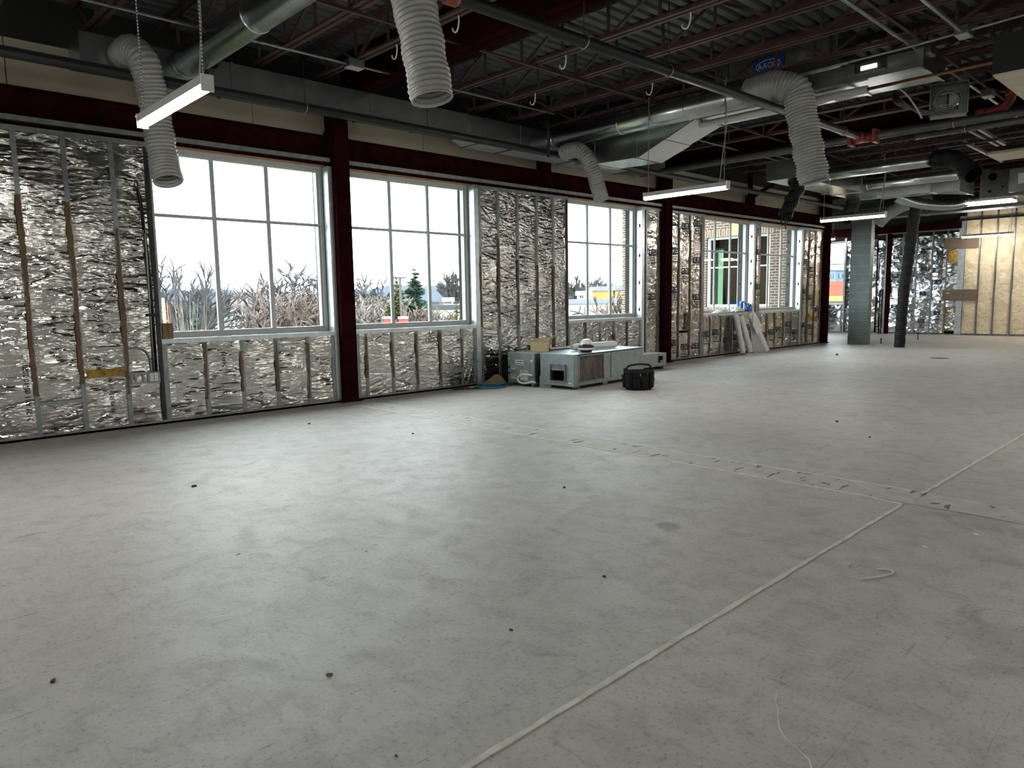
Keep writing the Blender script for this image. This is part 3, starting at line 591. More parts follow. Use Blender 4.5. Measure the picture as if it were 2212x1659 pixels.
for y0, y1 in ((6.46, 8.75),): MB().box(XF-.004, XF+.12, y0, y1, 3.12, 3.16).build('top_track', 'galvanized', wf)
MB().box(XF-.004, XF+.12, 1.8, 11.2, 0, .03).build('floor_track', 'galvanized', wf)
MB().box(XF-.05, XF+.15, 6.4, 14.8, 3.16, 3.36).build('spandrel_beam', 'red_steel', wf)
MB().box(XF-.06, XF-.03, 1.8, 6.5, 3.36, 3.42).build('black_rail', 'black_plastic', wf)
for i, y in enumerate((9.8, 10.25, 10.7, 11.1)): far_stud(y, .96)
for i, (a, b) in enumerate([(9.72, 9.78), (9.83, 10.23), (10.28, 10.68), (10.72, 11.08)]): sheet(a, b, .04, .93, PFAR, 580+i, .07, .06, .005, .012, .016).build('foil_batt', 'foil_cool', wf)
for u, v in [(7.36, 2.75), (7.36, 1.95), (7.36, 1.2), (7.36, .35), (6.94, 2.4), (6.94, 1.55), (6.94, .6), (7.78, 2.6), (8.16, 2.35), (8.16, 1.75), (8.16, .8), (8.6, 2.6), (10.45, .3), (10.05, .5), (9.5, 2.6), (9.5, 1.9), (9.05, 1.3), (9.05, .7), (9.05, 2.1)]: print_block(u, v, PPF, 1., wf)
MB().box(XF+.12, XF+.34, YR-.3, 9.72, -.25, ZD+.1).build('sheathing', 'dark_board', wf)
MB().box(XF+.12, XF+.34, 9.72, 11.15, -.25, .96).box(XF+.12, XF+.34, 9.72, 11.15, 3.03, ZD+.1).build('sheathing', 'dark_board', wf)
MB().box(XF+.12, XF+.34, 11.15, 14.22, -.25, ZD+.1).box(XF+.12, XF+.34, 14.64, 15.1, -.25, ZD+.1).box(XF+.12, XF+.34, 14.22, 14.64, -.25, .9).box(XF+.12, XF+.34, 14.22, 14.64, 3.08, ZD+.1).build('sheathing', 'dark_board', wf)
MB().box(XF-.01, XF+.12, 9.70, 9.76, .02, 3.1).build('jamb_stud', 'galvanized', wf); MB().box(XF-.04, XF+.12, 9.72, 11.15, .93, .98).build('sill_track', 'galvanized_bright', wf)
window(6, lambda u, v, d: Vector((XF+.2-d, u, v)), 9.76, 11.12, .98, 3.03, 2, labels='white window in the far wall showing a blue apartment block', mid=2.28)
window(7, lambda u, v, d: Vector((XF+.2-d, u, v)), 14.22, 14.64, .9, 3.08, 1, labels='narrow green tinted window seen through the brick wing', mid=None, glass='glass_green')
# ---- wing walls: brick outside
wb_ = thing('wall_wing', (19.2, 11, 0), 'brown brick outer wall of the projecting wing', 'wall', kind='structure')
XW = 19.2; A_, B_ = (10.62, 11.66), (9.66, 10.4)
mb = MB()
for y0, y1, z0, z1 in ((8.5, B_[0], -4, 4.6), (B_[1], A_[0], -4, 4.6), (A_[1], 14.6, -4, 4.6), (*B_, -4, .96), (*A_, -4, .96), (*B_, 3.0, 4.6), (*A_, 3.0, 4.6)): mb.box(XW, XW+.2, y0, y1, z0, z1)
mb.build('brickwork', 'brick', wb_)
for y0, y1 in (A_, B_): MB().box(XW-.012, XW, y0-.12, y1+.1, 3.0, 3.22).build('soldier_course', 'brick_soldier', wb_)
MB().hexa([Vector(p) for p in ((XW-.05, 10.62, 3.0), (XW, 10.62, 3.0), (XW, 10.8, 3.0), (XW-.05, 10.8, 3.0), (XW-.05, 10.58, 3.36), (XW, 10.58, 3.36), (XW, 10.84, 3.36), (XW-.05, 10.84, 3.36))]).build('keystone', 'stone_yellow', wb_)
MB().box(XW, XF+.34, 14.6, 14.8, -4, 4.6).build('brickwork', 'brick', wb_)
MB().box(XW+.01, XW+.19, 8.36, 8.51, -4, 4.6).build('brickwork', 'brick', wb_)
window(8, lambda u, v, d: Vector((XW+.12-d*-1, u, v)), A_[0], A_[1], .96, 3.0, 1, labels='window in the brick wing beside the pale keystone', mid=2.12)
window(9, lambda u, v, d: Vector((XW+.12-d*-1, u, v)), B_[0], B_[1], .96, 3.0, 1, labels='window in the brick wing nearest the inside corner', mid=2.12)
# ---- walls behind the camera, with unseen windows added to light the room
def plain_wall(name, axis, c, lo, hi, openings, label):
    t = thing(name, (c, 0, 0) if axis == 'x' else (0, c, 0), label, 'wall', kind='structure'); th = .2
    def bx(a, b, z0, z1):
        return MB().box(c-th, c, a, b, z0, z1) if axis == 'x' else MB().box(a, b, c-th, c, z0, z1)
    e = [lo] + [v for q2 in openings for v in q2] + [hi]
    for a, b in zip(e[::2], e[1::2]): bx(a, b, -.25, ZD+.1).build('wall_panel', 'white_paint', t)
    for a, b in openings:
        bx(a, b, -.25, .9).build('wall_panel', 'white_paint', t); bx(a, b, 2.6, ZD+.1).build('wall_panel', 'white_paint', t)
        (MB().box(c-.1, c-.094, a, b, .9, 2.6) if axis == 'x' else MB().box(a, b, c-.1, c-.094, .9, 2.6)).build('pane', 'glass_tint', t)
        for u in (a, b, (a+b)/2): 
            (MB().box(c-.12, c-.06, u-.03, u+.03, .9, 2.6) if axis == 'x' else MB().box(u-.03, u+.03, c-.12, c-.06, .9, 2.6)).build('mullion', 'window_vinyl', t)
plain_wall('wall_back', 'x', XB, YR-.2, DW+.3, [(y-1.1, y+1.1) for y in (-3.2, .8)], 'plain painted end wall behind the viewer')
plain_wall('wall_right', 'y', YR, XB-.2, XF+.3, [(x-1., x+1.) for x in (-1., 5.5, 12., 18., 22.5)], 'plain painted wall opposite the window wall')
# ================================================================= CEILING WORKS
# ---- open web joists: chords of paired angles, web of bars
JZ = 3.82; JT = ZD-.012; JY0, JY1 = YR, 7.78
def chord(z, y0, y1, up_):
    out = []
    for s in (-1, 1):
        mb = MB(); a, b = (.010, .058) if s > 0 else (-.058, -.010)
        mb.box(a, b, y0, y1, z, z+.006) if up_ else mb.box(a, b, y0, y1, z-.006, z)
        c = (.010, .016) if s > 0 else (-.016, -.010)
        mb.box(*c, y0, y1, z, z+.05) if up_ else mb.box(*c, y0, y1, z-.05, z)
        out.append(mesh_of(mb, 'chord', 'joist_steel'))
    return out
CB = chord(JZ, JY0, JY1, True); CT = chord(JT, JY0, DW+.15, False)
WV = mesh_of(MB().bar((0, 0, JZ+.02), (0, 0, JT-.02), .024), 'web_bar', 'joist_steel')
WD = mesh_of(MB().bar((0, -.3, JZ+.02), (0, .3, JT-.02), .028), 'web_bar', 'joist_steel'); WU = mesh_of(MB().bar((0, .3, JZ+.02), (0, -.3, JT-.02), .028), 'web_bar', 'joist_steel')
END = mesh_of(MB().bar((0, 7.7, JZ+.02), (0, 8.1, JT-.03), .03), 'web_bar', 'joist_steel')
xs = [-4.1, -3.33, -2.56, -1.8, -1.03, -.27, .5, 1.27, 2.03, 2.83, 3.62, 4.36] + [5.88+.762*i for i in range(8)] + [12.63+.762*i for i in range(9)] + [19.9+.762*i for i in range(6)]
def ordn(i): return ['first', 'second', 'third', 'fourth', 'fifth', 'sixth', 'seventh', 'eighth', 'ninth', 'tenth', 'eleventh', 'twelfth'][i]
for i, x in enumerate(xs):
    k = i if i < 12 else i-12 if i < 20 else i-20 if i < 29 else i-29
    where = 'before the girder at the first column' if i < 12 else 'past the girder at the first column' if i < 20 else 'past the girder at the second column' if i < 29 else 'past the girder at the third column'
    if i < 12: k = 11-i
    t = thing('bar_joist', (x, 0, JZ), '%s red open web steel roof joist %s' % (ordn(k), where), 'joist', 'red open web roof joists')
    zz = (0, 0, -JZ)
    for me in CB: inst('bottom_chord', me, (x, 0, 0), t)
    for me in CT: inst('top_chord', me, (x, 0, 0), t)
    off = (i % 3)*.12
    for j in range(-1, 13):
        y = 7.15-.61*j-off
        if y < -.4: break
        inst('web_bar', WV, (x, y, 0), t); inst('web_bar', WD if j % 2 else WU, (x, y-.305, 0), t)
    inst('web_bar', END, (x, 0, 0), t)
for i, (y, z) in enumerate([(3.15*0+5.72, JZ-.03), (6.05-.0, 0)][:1] + [(2.6, JZ-.03)]):
    MB().bar((XB, y, z), (XF, y, z), .03, .006).bar((XB, y+.015, z+.015), (XF, y+.015, z+.015), .005, .03).build('joist_bridging', 'joist_steel', None, label=['thin steel bridging angle under the joists near the windows', 'thin steel bridging angle under the joists further into the room'][i], cat='bridging', group='joist bridging')
# ---- ducts
def rect_duct(name, secs, ax, mat, label, group=None, cat='duct', seams=True):
    """secs: list of (s, a0, a1, z0, z1) rings along axis ax; each pair a section"""
    t = thing(name, ((secs[0][0], secs[0][1], secs[0][3]) if ax == 'x' else (secs[0][1], secs[0][0], secs[0][3])), label, cat, group)
    def pt(s, a, z): return Vector((s, a, z)) if ax == 'x' else Vector((a, s, z))
    for (s0, a0, a1, z0, z1), (s1, b0, b1, y0, y1) in zip(secs, secs[1:]):
        P = [pt(s0, a0, z0), pt(s1, b0, y0), pt(s1, b1, y0), pt(s0, a1, z0), pt(s0, a0, z1), pt(s1, b0, y1), pt(s1, b1, y1), pt(s0, a1, z1)]
        MB().hexa(P).build('duct_section', mat, t)
        if seams:
            e = .012; s = s1; d = .012 if s1 > s0 else -.012
            P = [pt(s-d, b0-e, y0-e), pt(s+d, b0-e, y0-e), pt(s+d, b1+e, y0-e), pt(s-d, b1+e, y0-e), pt(s-d, b0-e, y1+e), pt(s+d, b0-e, y1+e), pt(s+d, b1+e, y1+e), pt(s-d, b1+e, y1+e)]
            MB().hexa(P).build('flange', mat, t)
    return t
td = rect_duct('trunk_duct', [(1.87, 7.5, 7.88, 3.46, 3.72), (3.25, 7.5, 7.88, 3.46, 3.72), (4.9, 7.5, 7.88, 3.46, 3.72), (5.75, 7.5, 7.88, 3.46, 3.72), (6.4, 7.5, 7.88, 3.46, 3.72), (6.75, 7.5, 8.06, 3.43, 3.72), (7.4, 7.5, 8.06, 3.43, 3.72), (8.75, 7.5, 8.06, 3.43, 3.72), (10.2, 7.5, 8.06, 3.43, 3.72), (11.0, 7.55, 8.06, 3.46, 3.66)], 'x', 'duct_metal', 'long rectangular sheet metal duct running along the top of the window wall', 'rectangular ducts')
bd = rect_duct('branch_duct', [(7.34, 8.35, 8.95, 3.26, 3.68), (6.95, 8.35, 8.95, 3.22, 3.68), (6.2, 8.35, 8.95, 3.2, 3.70), (5.25, 8.35, 9.0, 3.56, 3.74), (4.2, 8.3, 9.0, 3.56, 3.74), (3.35, 8.3, 9.0, 3.56, 3.74), (2.6, 8.3, 9.0, 3.56, 3.74)], 'y', 'duct_metal', 'rectangular branch duct with a sloping underside near the third window', 'rectangular ducts')
for x0, x1 in ((6.77, 7.37), (7.43, 8.72), (8.78, 10.17)): MB().box(x0, x1, 7.53, 8.05, 3.424, 3.43).build('bottom_panel', 'duct_matte', td)
MB().hexa([Vector(p) for p in ((6.42, 7.53, 3.452), (6.74, 7.53, 3.424), (6.74, 8.05, 3.424), (6.42, 7.87, 3.452), (6.42, 7.53, 3.458), (6.74, 7.53, 3.43), (6.74, 8.05, 3.43), (6.42, 7.87, 3.458))]).build('bottom_panel', 'duct_matte', td)
for (y0, z0), (y1, z1) in (((6.18, 3.2), (5.74, 3.37)), ((5.72, 3.375), (5.27, 3.55))): MB().hexa([Vector(p) for p in ((8.36, y0, z0-.006), (8.94, y0, z0-.006), (8.98, y1, z1-.006), (8.36, y1, z1-.006), (8.36, y0, z0), (8.94, y0, z0), (8.98, y1, z1), (8.36, y1, z1))]).build('bottom_panel', 'duct_matte', bd)
rect_duct('supply_plenum', [(12.3, 5.72, 6.3, 3.28, 3.6), (13.6, 5.72, 6.3, 3.28, 3.6), (15.1, 5.72, 6.3, 3.28, 3.6), (16.35, 5.72, 6.3, 3.28, 3.6)], 'x', 'duct_metal', 'rectangular plenum duct feeding two round ducts beyond the hanging flex', 'rectangular ducts')
rect_duct('plenum_tail_duct', [(5.72, 15.95, 16.35, 3.24, 3.42), (4.75, 15.95, 16.35, 3.24, 3.42), (4.2, 15.8, 16.75, 3.2, 3.46)], 'y', 'duct_metal', 'flat rectangular duct with a flared end below the two round ducts', 'rectangular ducts')
rect_duct('far_trunk_duct', [(8.8, 21.9, 22.5, 3.41, 3.7), (6.7, 21.9, 22.5, 3.41, 3.7), (4.8, 21.9, 22.5, 3.41, 3.7), (2.9, 21.9, 22.5, 3.41, 3.7), (1., 21.9, 22.5, 3.41, 3.7)], 'y', 'duct_dull', 'grey rectangular duct crossing in front of the cream wool wall', 'rectangular ducts')
rect_duct('drop_duct', [(6.9, 19.02, 19.2, 0, .3)], 'y', 'duct_green', 'x') if False else None
dd = thing('riser_duct', (19.12, 7.15, 0), 'tall grey green sheet metal riser duct standing on the floor', 'duct')
zs = [.004, .20, .42, .62, .84, 1.02, 1.12, 1.32, 1.55, 1.78, 1.98, 2.25, 2.5, 2.78, 3.1]
for i, (a, b) in enumerate(zip(zs, zs[1:])):
    e = .003*(i % 2); MB().box(19.0+e, 19.22-e, 6.92+e, 7.4-e, a, b-.004).build('duct_section', 'duct_green', dd); MB().box(18.988, 19.232, 6.908, 7.412, b-.012, b).build('seam', 'duct_dull', dd)
def round_duct(name, a, b, r, mat, label, group='round ducts', collars=()):
    t = thing(name, a, label, 'duct', group); a, b = Vector(a), Vector(b)
    MB().tube([a, b], r, 28).build('duct_pipe', mat, t, True)
    L = (b-a).length; d = (b-a)/L
    for c in collars: MB().tube([a+d*(c-.012), a+d*(c-.006), a+d*(c+.006), a+d*(c+.012)], [r, r+.006, r+.006, r], 28, False).build('seam_ring', mat, t, True)
    return t
round_duct('round_duct', (2.79, 7.5, 3.62), (2.79, -2., 3.62), .14, 'duct_metal', 'shiny round metal duct crossing the upper left corner', collars=(.05, 1.6, 2.8, 4.0, 5.2))
round_duct('round_duct', (8.1, 7.5, 3.62), (8.1, 4.33, 3.62), .136, 'duct_metal', 'long round metal duct leading to the tall hanging flex', collars=(.04, 1.25, 2.3))
round_duct('round_duct', (13.5, 5.72, 3.45), (13.5, 3.95, 3.45), .1, 'duct_metal', 'round metal duct ending in the black flex elbow', collars=(.05, 1.2))
round_duct('round_duct', (15.3, 5.72, 3.43), (15.3, 4.1, 3.43), .1, 'duct_metal', 'round metal duct under the black flex elbow', collars=(.05, 1.0))
# ---- flexible duct
def flex(name, path, r, mat, label, group='hanging flexible ducts', pitch=.036, amp=.1, crush=None, inner='white_paint', seed=0, wob=.004):
    P = resample(catmull(path, 14), pitch/4); rs = random.Random(seed)
    rr = [r*(1-amp*.5+amp*.5*math.cos(2*math.pi*i/4)) + rs.uniform(-wob, wob)*.3 for i in range(len(P))]
    t = thing(name, path[-1], label, 'flexible duct', group)
    mb = MB(); mb.tube(P, rr, 22, False); c = Vector(path[-1])
    if wob:
        ph = [rs.uniform(0, 6.3) for _ in range(3)]
        mb.v = [tuple(Vector(p) + Vector((math.sin(p[2]*31+ph[0]), math.sin(p[2]*27+ph[1]), 0))*wob) for p in mb.v]
    mb.build('hose', mat, t, True)
    k = min(len(P)-1, 60); MB().tube(P[-k:], [x*.93 for x in rr[-k:]], 22, False).build('lining', inner, t, True)
    e = len(P)-1; T = (P[e]-P[e-2]).normalized(); u = T.orthogonal().normalized(); q = T.cross(u)
    MB().tube([P[e]+(u*math.cos(a*.2618)+q*math.sin(a*.2618))*rr[e]*.97 for a in range(25)], .006, 6, False).build('end_ring', mat, t, True)
    return t
flex('flex_duct', [(2.22, 7.48, 3.56), (2.25, 7.3, 3.58), (2.30, 7.17, 3.45), (2.35, 7.18, 3.2), (2.385, 7.18, 2.9), (2.405, 7.15, 2.6), (2.41, 7.08, 2.4)], .135, 'flex_silver', 'silver flexible duct hanging behind the lit lamp at far left', seed=1)
flex('flex_duct', [(2.72, 3.86, 3.62), (2.75, 3.8, 3.3), (2.79, 3.72, 3.0), (2.82, 3.63, 2.5)], .137, 'flex_silver', 'large silver flexible duct hanging from the top edge of the view', seed=2, pitch=.034)
flex('flex_duct', [(8.06, 7.28, 3.40), (8.05, 7.05, 3.40), (8.07, 6.9, 3.32), (8.12, 6.82, 3.15), (8.2, 6.79, 2.95), (8.32, 6.79, 2.68)], .115, 'flex_silver', 'silver flexible duct hanging in front of the third window', seed=3)
flex('flex_duct', [(8.1, 4.37, 3.63), (8.05, 4.03, 3.63), (8.09, 3.82, 3.54), (8.11, 3.76, 3.31), (8.13, 3.7, 3.01), (8.17, 3.61, 2.53)], .17, 'flex_silver', 'thick silver flexible duct bending down from the long round duct', seed=4, pitch=.036, wob=.007)
tf = flex('flex_duct', [(12.62, 5.95, 3.3), (12.52, 5.8, 3.2), (12.39, 5.85, 2.93), (12.27, 5.92, 2.63)], .12, 'flex_foil', 'short black wrapped flexible duct with a torn end above the fourth window', seed=5, inner='hole_dark', wob=.01)
for dx, L_ in ((-.1, .16), (.03, .22), (.09, .1)): MB().tube(catmull([(12.27+dx, 5.92, 2.66), (12.26+dx*1.2, 5.92, 2.62-L_*.5), (12.27+dx*1.1, 5.91, 2.62-L_)], 4), [.022, .02, .018, .016, .014, .012, .01, .008, .004], 5).build('torn_strip', 'flex_foil', tf)
flex('flex_duct', [(16.1, 6.3, 3.45), (16.36, 6.34, 3.35), (16.25, 6.37, 3.1), (16.1, 6.42, 2.85)], .14, 'flex_foil', 'dark wrapped flexible duct hanging behind the third lamp', seed=6, inner='hole_dark', wob=.01)
flex('flex_duct', [(13.5, 3.98, 3.45), (13.5, 3.8, 3.45), (13.46, 3.62, 3.38), (13.42, 3.45, 3.2), (13.36, 3.36, 3.12)], .15, 'flex_foil', 'black flexible duct elbow with an open end facing the room', seed=7, inner='hole_dark', wob=.008)
flex('flex_duct', [(18.4, 6.55, 2.95), (18.6, 6.35, 3.2), (18.9, 6.0, 3.4), (19.2, 5.7, 3.45)], .14, 'flex_silver', 'grey flexible duct sloping up behind the black standing hose', seed=8)
flex('flex_duct', [(16.6, 5.6, 3.3), (16.9, 5.35, 3.18), (17.4, 4.95, 3.12), (17.7, 4.7, 3.15), (17.9, 4.5, 3.25)], .11, 'duct_metal', 'shiny metal elbow hose running to the grey air box', seed=9, amp=.02)
flex('standing_hose', [(18.2, 5.68, 3.42), (18.25, 5.72, 3.1), (18.33, 5.82, 2.2), (18.4, 5.92, 1.2), (18.46, 5.98, .005)], .125, 'flex_foil', 'black wrapped flexible hose reaching from the ducts to the floor', seed=10, inner='hole_dark', wob=.005, pitch=.05)
# ---- pipes
def pipe(name, P, r, mat, label, group, cat='pipe', hang=(), n=14, coup=()):
    t = thing(name, P[0], label, cat, group); MB().tube(P, r, n).build('pipe_run', mat, t, True); a, b = Vector(P[0]), Vector(P[-1]); d = (b-a).normalized()
    for h in hang:
        c = a+d*h; s = Vector((d.y, -d.x, 0)).normalized() if abs(d.z) < .9 else Vector((1, 0, 0)); u = Vector((0, 0, 1))
        MB().tube([c+(s*math.cos(k*.314)+u*math.sin(k*.314))*(r+.006) for k in range(21)], .006, 6, False).build('hanger_ring', 'galvanized', t, True)
        MB().tube([c+u*(r+.006), Vector((c.x, c.y, JZ+.2))], .005, 6).build('hanger_rod', 'black_pipe', t, True)
    for h in coup:
        c = a+d*h; MB().tube([c-d*.05, c-d*.045, c+d*.045, c+d*.05], [r+.002, r+.018, r+.018, r+.002], 14).build('coupling', 'red_fitting', t, True)
    return t
pipe('sprinkler_main', [(2.6, 4.14, 3.4), (10.6, 4.0, 3.4)], .048, 'black_pipe', 'thick black pipe crossing the ceiling above the hanging flex', 'black pipes', hang=(2.2, 3.4, 6.2, 7.3), coup=(.8,))
tee = thing('pipe_tee', (10.55, 4.0, 3.4), 'red grooved tee fitting where the black pipe meets the grey pipe', 'pipe fitting')
MB().tube([(10.35, 4.005, 3.4), (10.55, 4.0, 3.4)], .064, 14).build('branch', 'red_fitting', tee, True); MB().tube([(10.55, 3.82, 3.4), (10.55, 4.18, 3.4)], .066, 14).build('run', 'red_fitting', tee, True)
for y in (3.84, 4.16): MB().box(10.46, 10.64, y-.025, y+.025, 3.31, 3.49).build('clamp', 'red_fitting', tee, bevel=.01)
pipe('grey_pipe', [(10.55, 7.3, 3.4), (10.55, .5, 3.4)], .05, 'gray_pipe', 'long grey pipe running in from the window wall past the red tee', 'grey pipes', hang=(1.2, 4.4))
pipe('grey_pipe', [(11.05, 3.5, 3.4), (11.05, .5, 3.4)], .04, 'gray_pipe', 'thinner grey pipe beside the red elbow', 'grey pipes', hang=(.6,))
for i, (P, lb) in enumerate([([(12.4, 3.29, 3.7), (14.4, 3.29, 3.7)], 'grey strut running away above the black flex elbow'), ([(12.4, 3.16, 3.7), (14.4, 3.2, 3.7)], 'second grey strut beside the one above the black flex elbow'), ([(13.7, 3.6, 3.7), (16.2, 3.62, 3.7)], 'grey strut beyond the black flex elbow')]):
    MB().bar(P[0], P[1], .045, .045).build('ceiling_strut', 'galvanized', None, label=lb, cat='strut', group='ceiling struts', origin=P[0])
pipe('dirty_pipe', [(13.6, 3.95, 3.66), (13.75, .8, 3.66)], .022, 'gray_pipe', 'stained thin pipe crossing the grey struts at the right', 'grey pipes', hang=(.5,))
pn = thing('pale_panel', (15.2, 2.6, 3.66), 'pale flat panel high at the right edge', 'panel'); MB().box(15.0, 15.9, .5, 3.6, 3.66, 3.70).build('sheet', 'cream_paint', pn)
dt = thing('drain_trap', (2.98, 7.3, 3.56), 'black drain elbow behind the near end of the left lamp', 'pipe fitting')
MB().tube(catmull([(3.03, 7.3, 3.95), (3.03, 7.3, 3.72), (3.03, 7.3, 3.6), (2.98, 7.3, 3.555), (2.92, 7.3, 3.57), (2.9, 7.28, 3.52), (2.9, 7.28, 3.44)]), .025, 10).build('bend', 'black_plastic', dt, True); MB().tube([(3.03, 7.3, 3.6), (3.03, 7.3, 3.66)], .033, 10).build('collar', 'black_plastic', dt, True)
pipe('header_pipe', [(-4.9, 7.4, 3.385), (18.9, 7.4, 3.385)], .048, 'black_pipe', 'black pipe running below the duct along the window wall', 'black pipes', hang=(8.9, 14.4), n=12)
pipe('insulated_pipe', [(8.52, 5.3, 3.5), (8.5, 3.2, 3.5)], .042, 'white_paint', 'white insulated pipe below the branch duct', 'insulated pipes')
pipe('copper_pipe', [(8.5, 3.2, 3.5), (8.46, .8, 3.5)], .018, 'copper', 'thin copper pipe continuing from the white insulated pipe', 'copper pipes')
for i, (P, r, lb) in enumerate([([(-4, 6.86, 3.76), (7.4, 6.86, 3.76)], .013, 'galvanized conduit crossing the joists near the window wall'), ([(2, 2.68, 3.76), (16.5, 2.68, 3.76)], .016, 'galvanized conduit with pale lamp boxes at upper right'),
        ([(2, 2.2, 3.74), (8.1, 2.2, 3.74)], .02, 'thicker grey conduit in the upper right corner'), ([(8.0, 4.1, 3.68), (8.1, 2.7, 3.72), (8.2, 1.9, 3.78), (8.2, 1.2, 3.8)], .014, 'grey conduit leading to the lamp box at upper right'),
        ([(12.1, 6.4, 3.807), (19, 6.4, 3.807)], .012, 'thin conduit above the plenum duct'), ([(9.9, 6.6, 3.806), (15.5, 6.6, 3.806)], .013, 'galvanized conduit above the second lamp'), ([(12.63, 5.5, 3.807), (12.63, 3.2, 3.807)], .013, 'galvanized conduit with a small box above the round ducts')]):
    pipe('conduit', P, r, 'galvanized', lb, 'ceiling conduits', 'conduit', n=8)
pipe('vent_stack', [(8.86, 3.63, 3.78), (8.86, 3.63, 4.19)], .03, 'black_pipe', 'short black vertical pipe between the joists', 'black pipes')
pipe('drop_pipe', [(7.75, 7.3, 3.3), (7.75, 7.3, 4.15)], .022, 'black_pipe', 'black vertical pipe dropping beside the wall duct', 'black pipes')
rl = thing('pipe_elbow', (10.55, 2.4, 3.4), 'pale red grooved elbow at the right side of the ceiling', 'pipe fitting')
MB().tube(catmull([(10.62, 2.62, 3.47), (10.62, 2.5, 3.48), (10.62, 2.38, 3.52), (10.62, 2.32, 3.62), (10.62, 2.31, 3.78)]), .055, 14).build('bend', 'red_fitting', rl, True); MB().tube([(10.62, 2.58, 3.47), (10.62, 2.68, 3.465)], .07, 14).build('clamp', 'red_fitting', rl, True); MB().tube([(10.62, 2.31, 3.62), (10.62, 2.31, 3.7)], .07, 14).build('clamp', 'red_fitting', rl, True)
# ---- hooks, boxes
for x, y, lb in [(5.88, 5.3, 'white cable hook just below the thick black pipe'), (5.88, 3.79, 'white cable hook high above the thick black pipe'), (7.4, 5.28, 'white cable hook right above the long round metal duct'), (4.36, 5.23, 'white cable hook touching the right side of the large flex'), (4.36, 6.2, 'white cable hook touching the left side of the large flex'), (6.64, 6.5, 'white cable hook above the wall duct between the flex and the round duct')]:
    MB().tube(catmull([(x+.02, y, JZ+.02), (x+.03, y, JZ-.03), (x+.03, y+.01, JZ-.09), (x+.03, y+.04, JZ-.125), (x+.03, y+.08, JZ-.11), (x+.03, y+.09, JZ-.08)], 5), .008, 6).build('cable_hook', 'white_plastic', None, True, lb, 'hook', 'white cable hooks', origin=(x, y, JZ-.1))
for i, (x, y, z, lb) in enumerate([(4.3, 6.86, 3.74, 'pale junction box on the conduit left of the large flex'), (8.5, 2.62, 3.72, 'pale lamp box on the crossing conduits at upper right'), (8.15, 2.2, 3.72, 'pale lamp box beside the dark soffit box'), (10.85, 2.62, 3.72, 'pale lamp box behind the open control box'), (12.63, 3.6, 3.75, 'small junction box on the conduit above the round ducts')]):
    t = thing('junction_box', (x, y, z), lb, 'junction box', 'ceiling junction boxes'); MB().box(x-.09, x+.09, y-.06, y+.06, z-.005, z+.07).build('box_body', 'duct_dull', t); MB().box(x-.085, x+.085, y-.055, y+.055, z-.016, z-.005).build('cover', 'white_paint', t)
# control box, open, with wiring
t = thing('control_box', (9.9, 2.79, 3.36), 'open grey control box with wiring and a green light', 'control box')
cc = Vector((9.9, 2.79, 3.55)); nrm = (Vector((0, 0, 3.0))-cc); nrm.z = 0; nrm.normalize(); sd = Vector((0, 0, 1)).cross(nrm); Mx = Matrix((sd, nrm, Vector((0, 0, 1)))).transposed().to_4x4(); Mx.translation = cc
bx = MB()
for a in ((-.2, .2, -.12, -.1, -.19, .19), (-.2, -.185, -.1, .04, -.19, .19), (.185, .2, -.1, .04, -.19, .19), (-.2, .2, -.1, .04, -.19, -.175), (-.2, .2, -.1, .04, .175, .19)): bx.box(*a, Mx)
bx.build('enclosure', 'duct_dull', t); MB().box(-.02, .1, -.1, -.07, -.1, .08, Mx).build('circuit_board', 'needle_green', t); MB().box(.0, .09, -.07, -.055, -.07, .07, Mx).build('controller', 'pale_gray', t)
MB().box(.085, .097, -.056, -.045, -.06, -.045, Mx).build('status_light', 'led_green', t)
for i in range(5):
    a = .06+.025*i; MB().tube([Mx @ Vector((-.02+(.15-.01*i)*math.cos(k*.45+i), -.05+.02*i, (.15-.02*i)*math.sin(k*.45+i))) for k in range(11)], .006, 6).build('wire', 'pale_gray', t, True)
hb = thing('wire_bundle', (9.4, 3.0, 3.5), 'grey flexible cables drooping beside the open control box', 'cable')
for i in range(3): MB().tube(catmull([(9.67+.02*i, 3.35, 4.0), (9.6+.03*i, 3.32, 3.7), (9.42, 3.2-.04*i, 3.5), (9.62, 3.0, 3.42-.02*i), (9.72, 2.9, 3.4)]), .016, 8).build('cable', 'gray_pipe', hb, True)
MB().tube(catmull([(9.2, 3.3, 3.75), (9.3, 3.1, 3.6), (9.45, 3.0, 3.42), (9.5, 2.95, 3.3)]), .01, 8).build('cable', 'white_paint', hb, True)
# air handler with blue label, grey air box, soffit box
t = thing('air_handler', (8.5, 4.1, 3.84), 'dark air handler with a blue label up among the joists', 'air handler')
MB().box(8.3, 8.8, 3.45, 4.95, 3.84, 4.16).build('casing', 'duct_dull', t); MB().box(8.285, 8.3, 3.45, 4.95, 4.145, 4.16).box(8.285, 8.3, 3.45, 3.47, 3.84, 4.145).box(8.285, 8.3, 4.93, 4.95, 3.84, 4.145).box(8.285, 8.3, 4.5, 4.515, 3.84, 4.145).build('casing_rim', 'galvanized', t)
MB().box(8.28, 8.287, 4.06, 4.44, 3.86, 4.05).build('label_plate', 'label_blue', t); lettering('AAON', .09, frame(Vector((8.276, 4.25, 3.925)), (0, -1, 0), (0, 0, 1)), 'label_white', t)
MB().tube([(8.277, 4.25+.15*math.cos(a*.2618), 3.955+.062*math.sin(a*.2618)) for a in range(25)], .005, 5, False).build('label_ring', 'label_white', t)
for y0 in (3.52, 3.72): MB().box(8.28, 8.3, y0, y0+.16, 3.88, 4.1).build('grille_panel', 'galvanized', t)
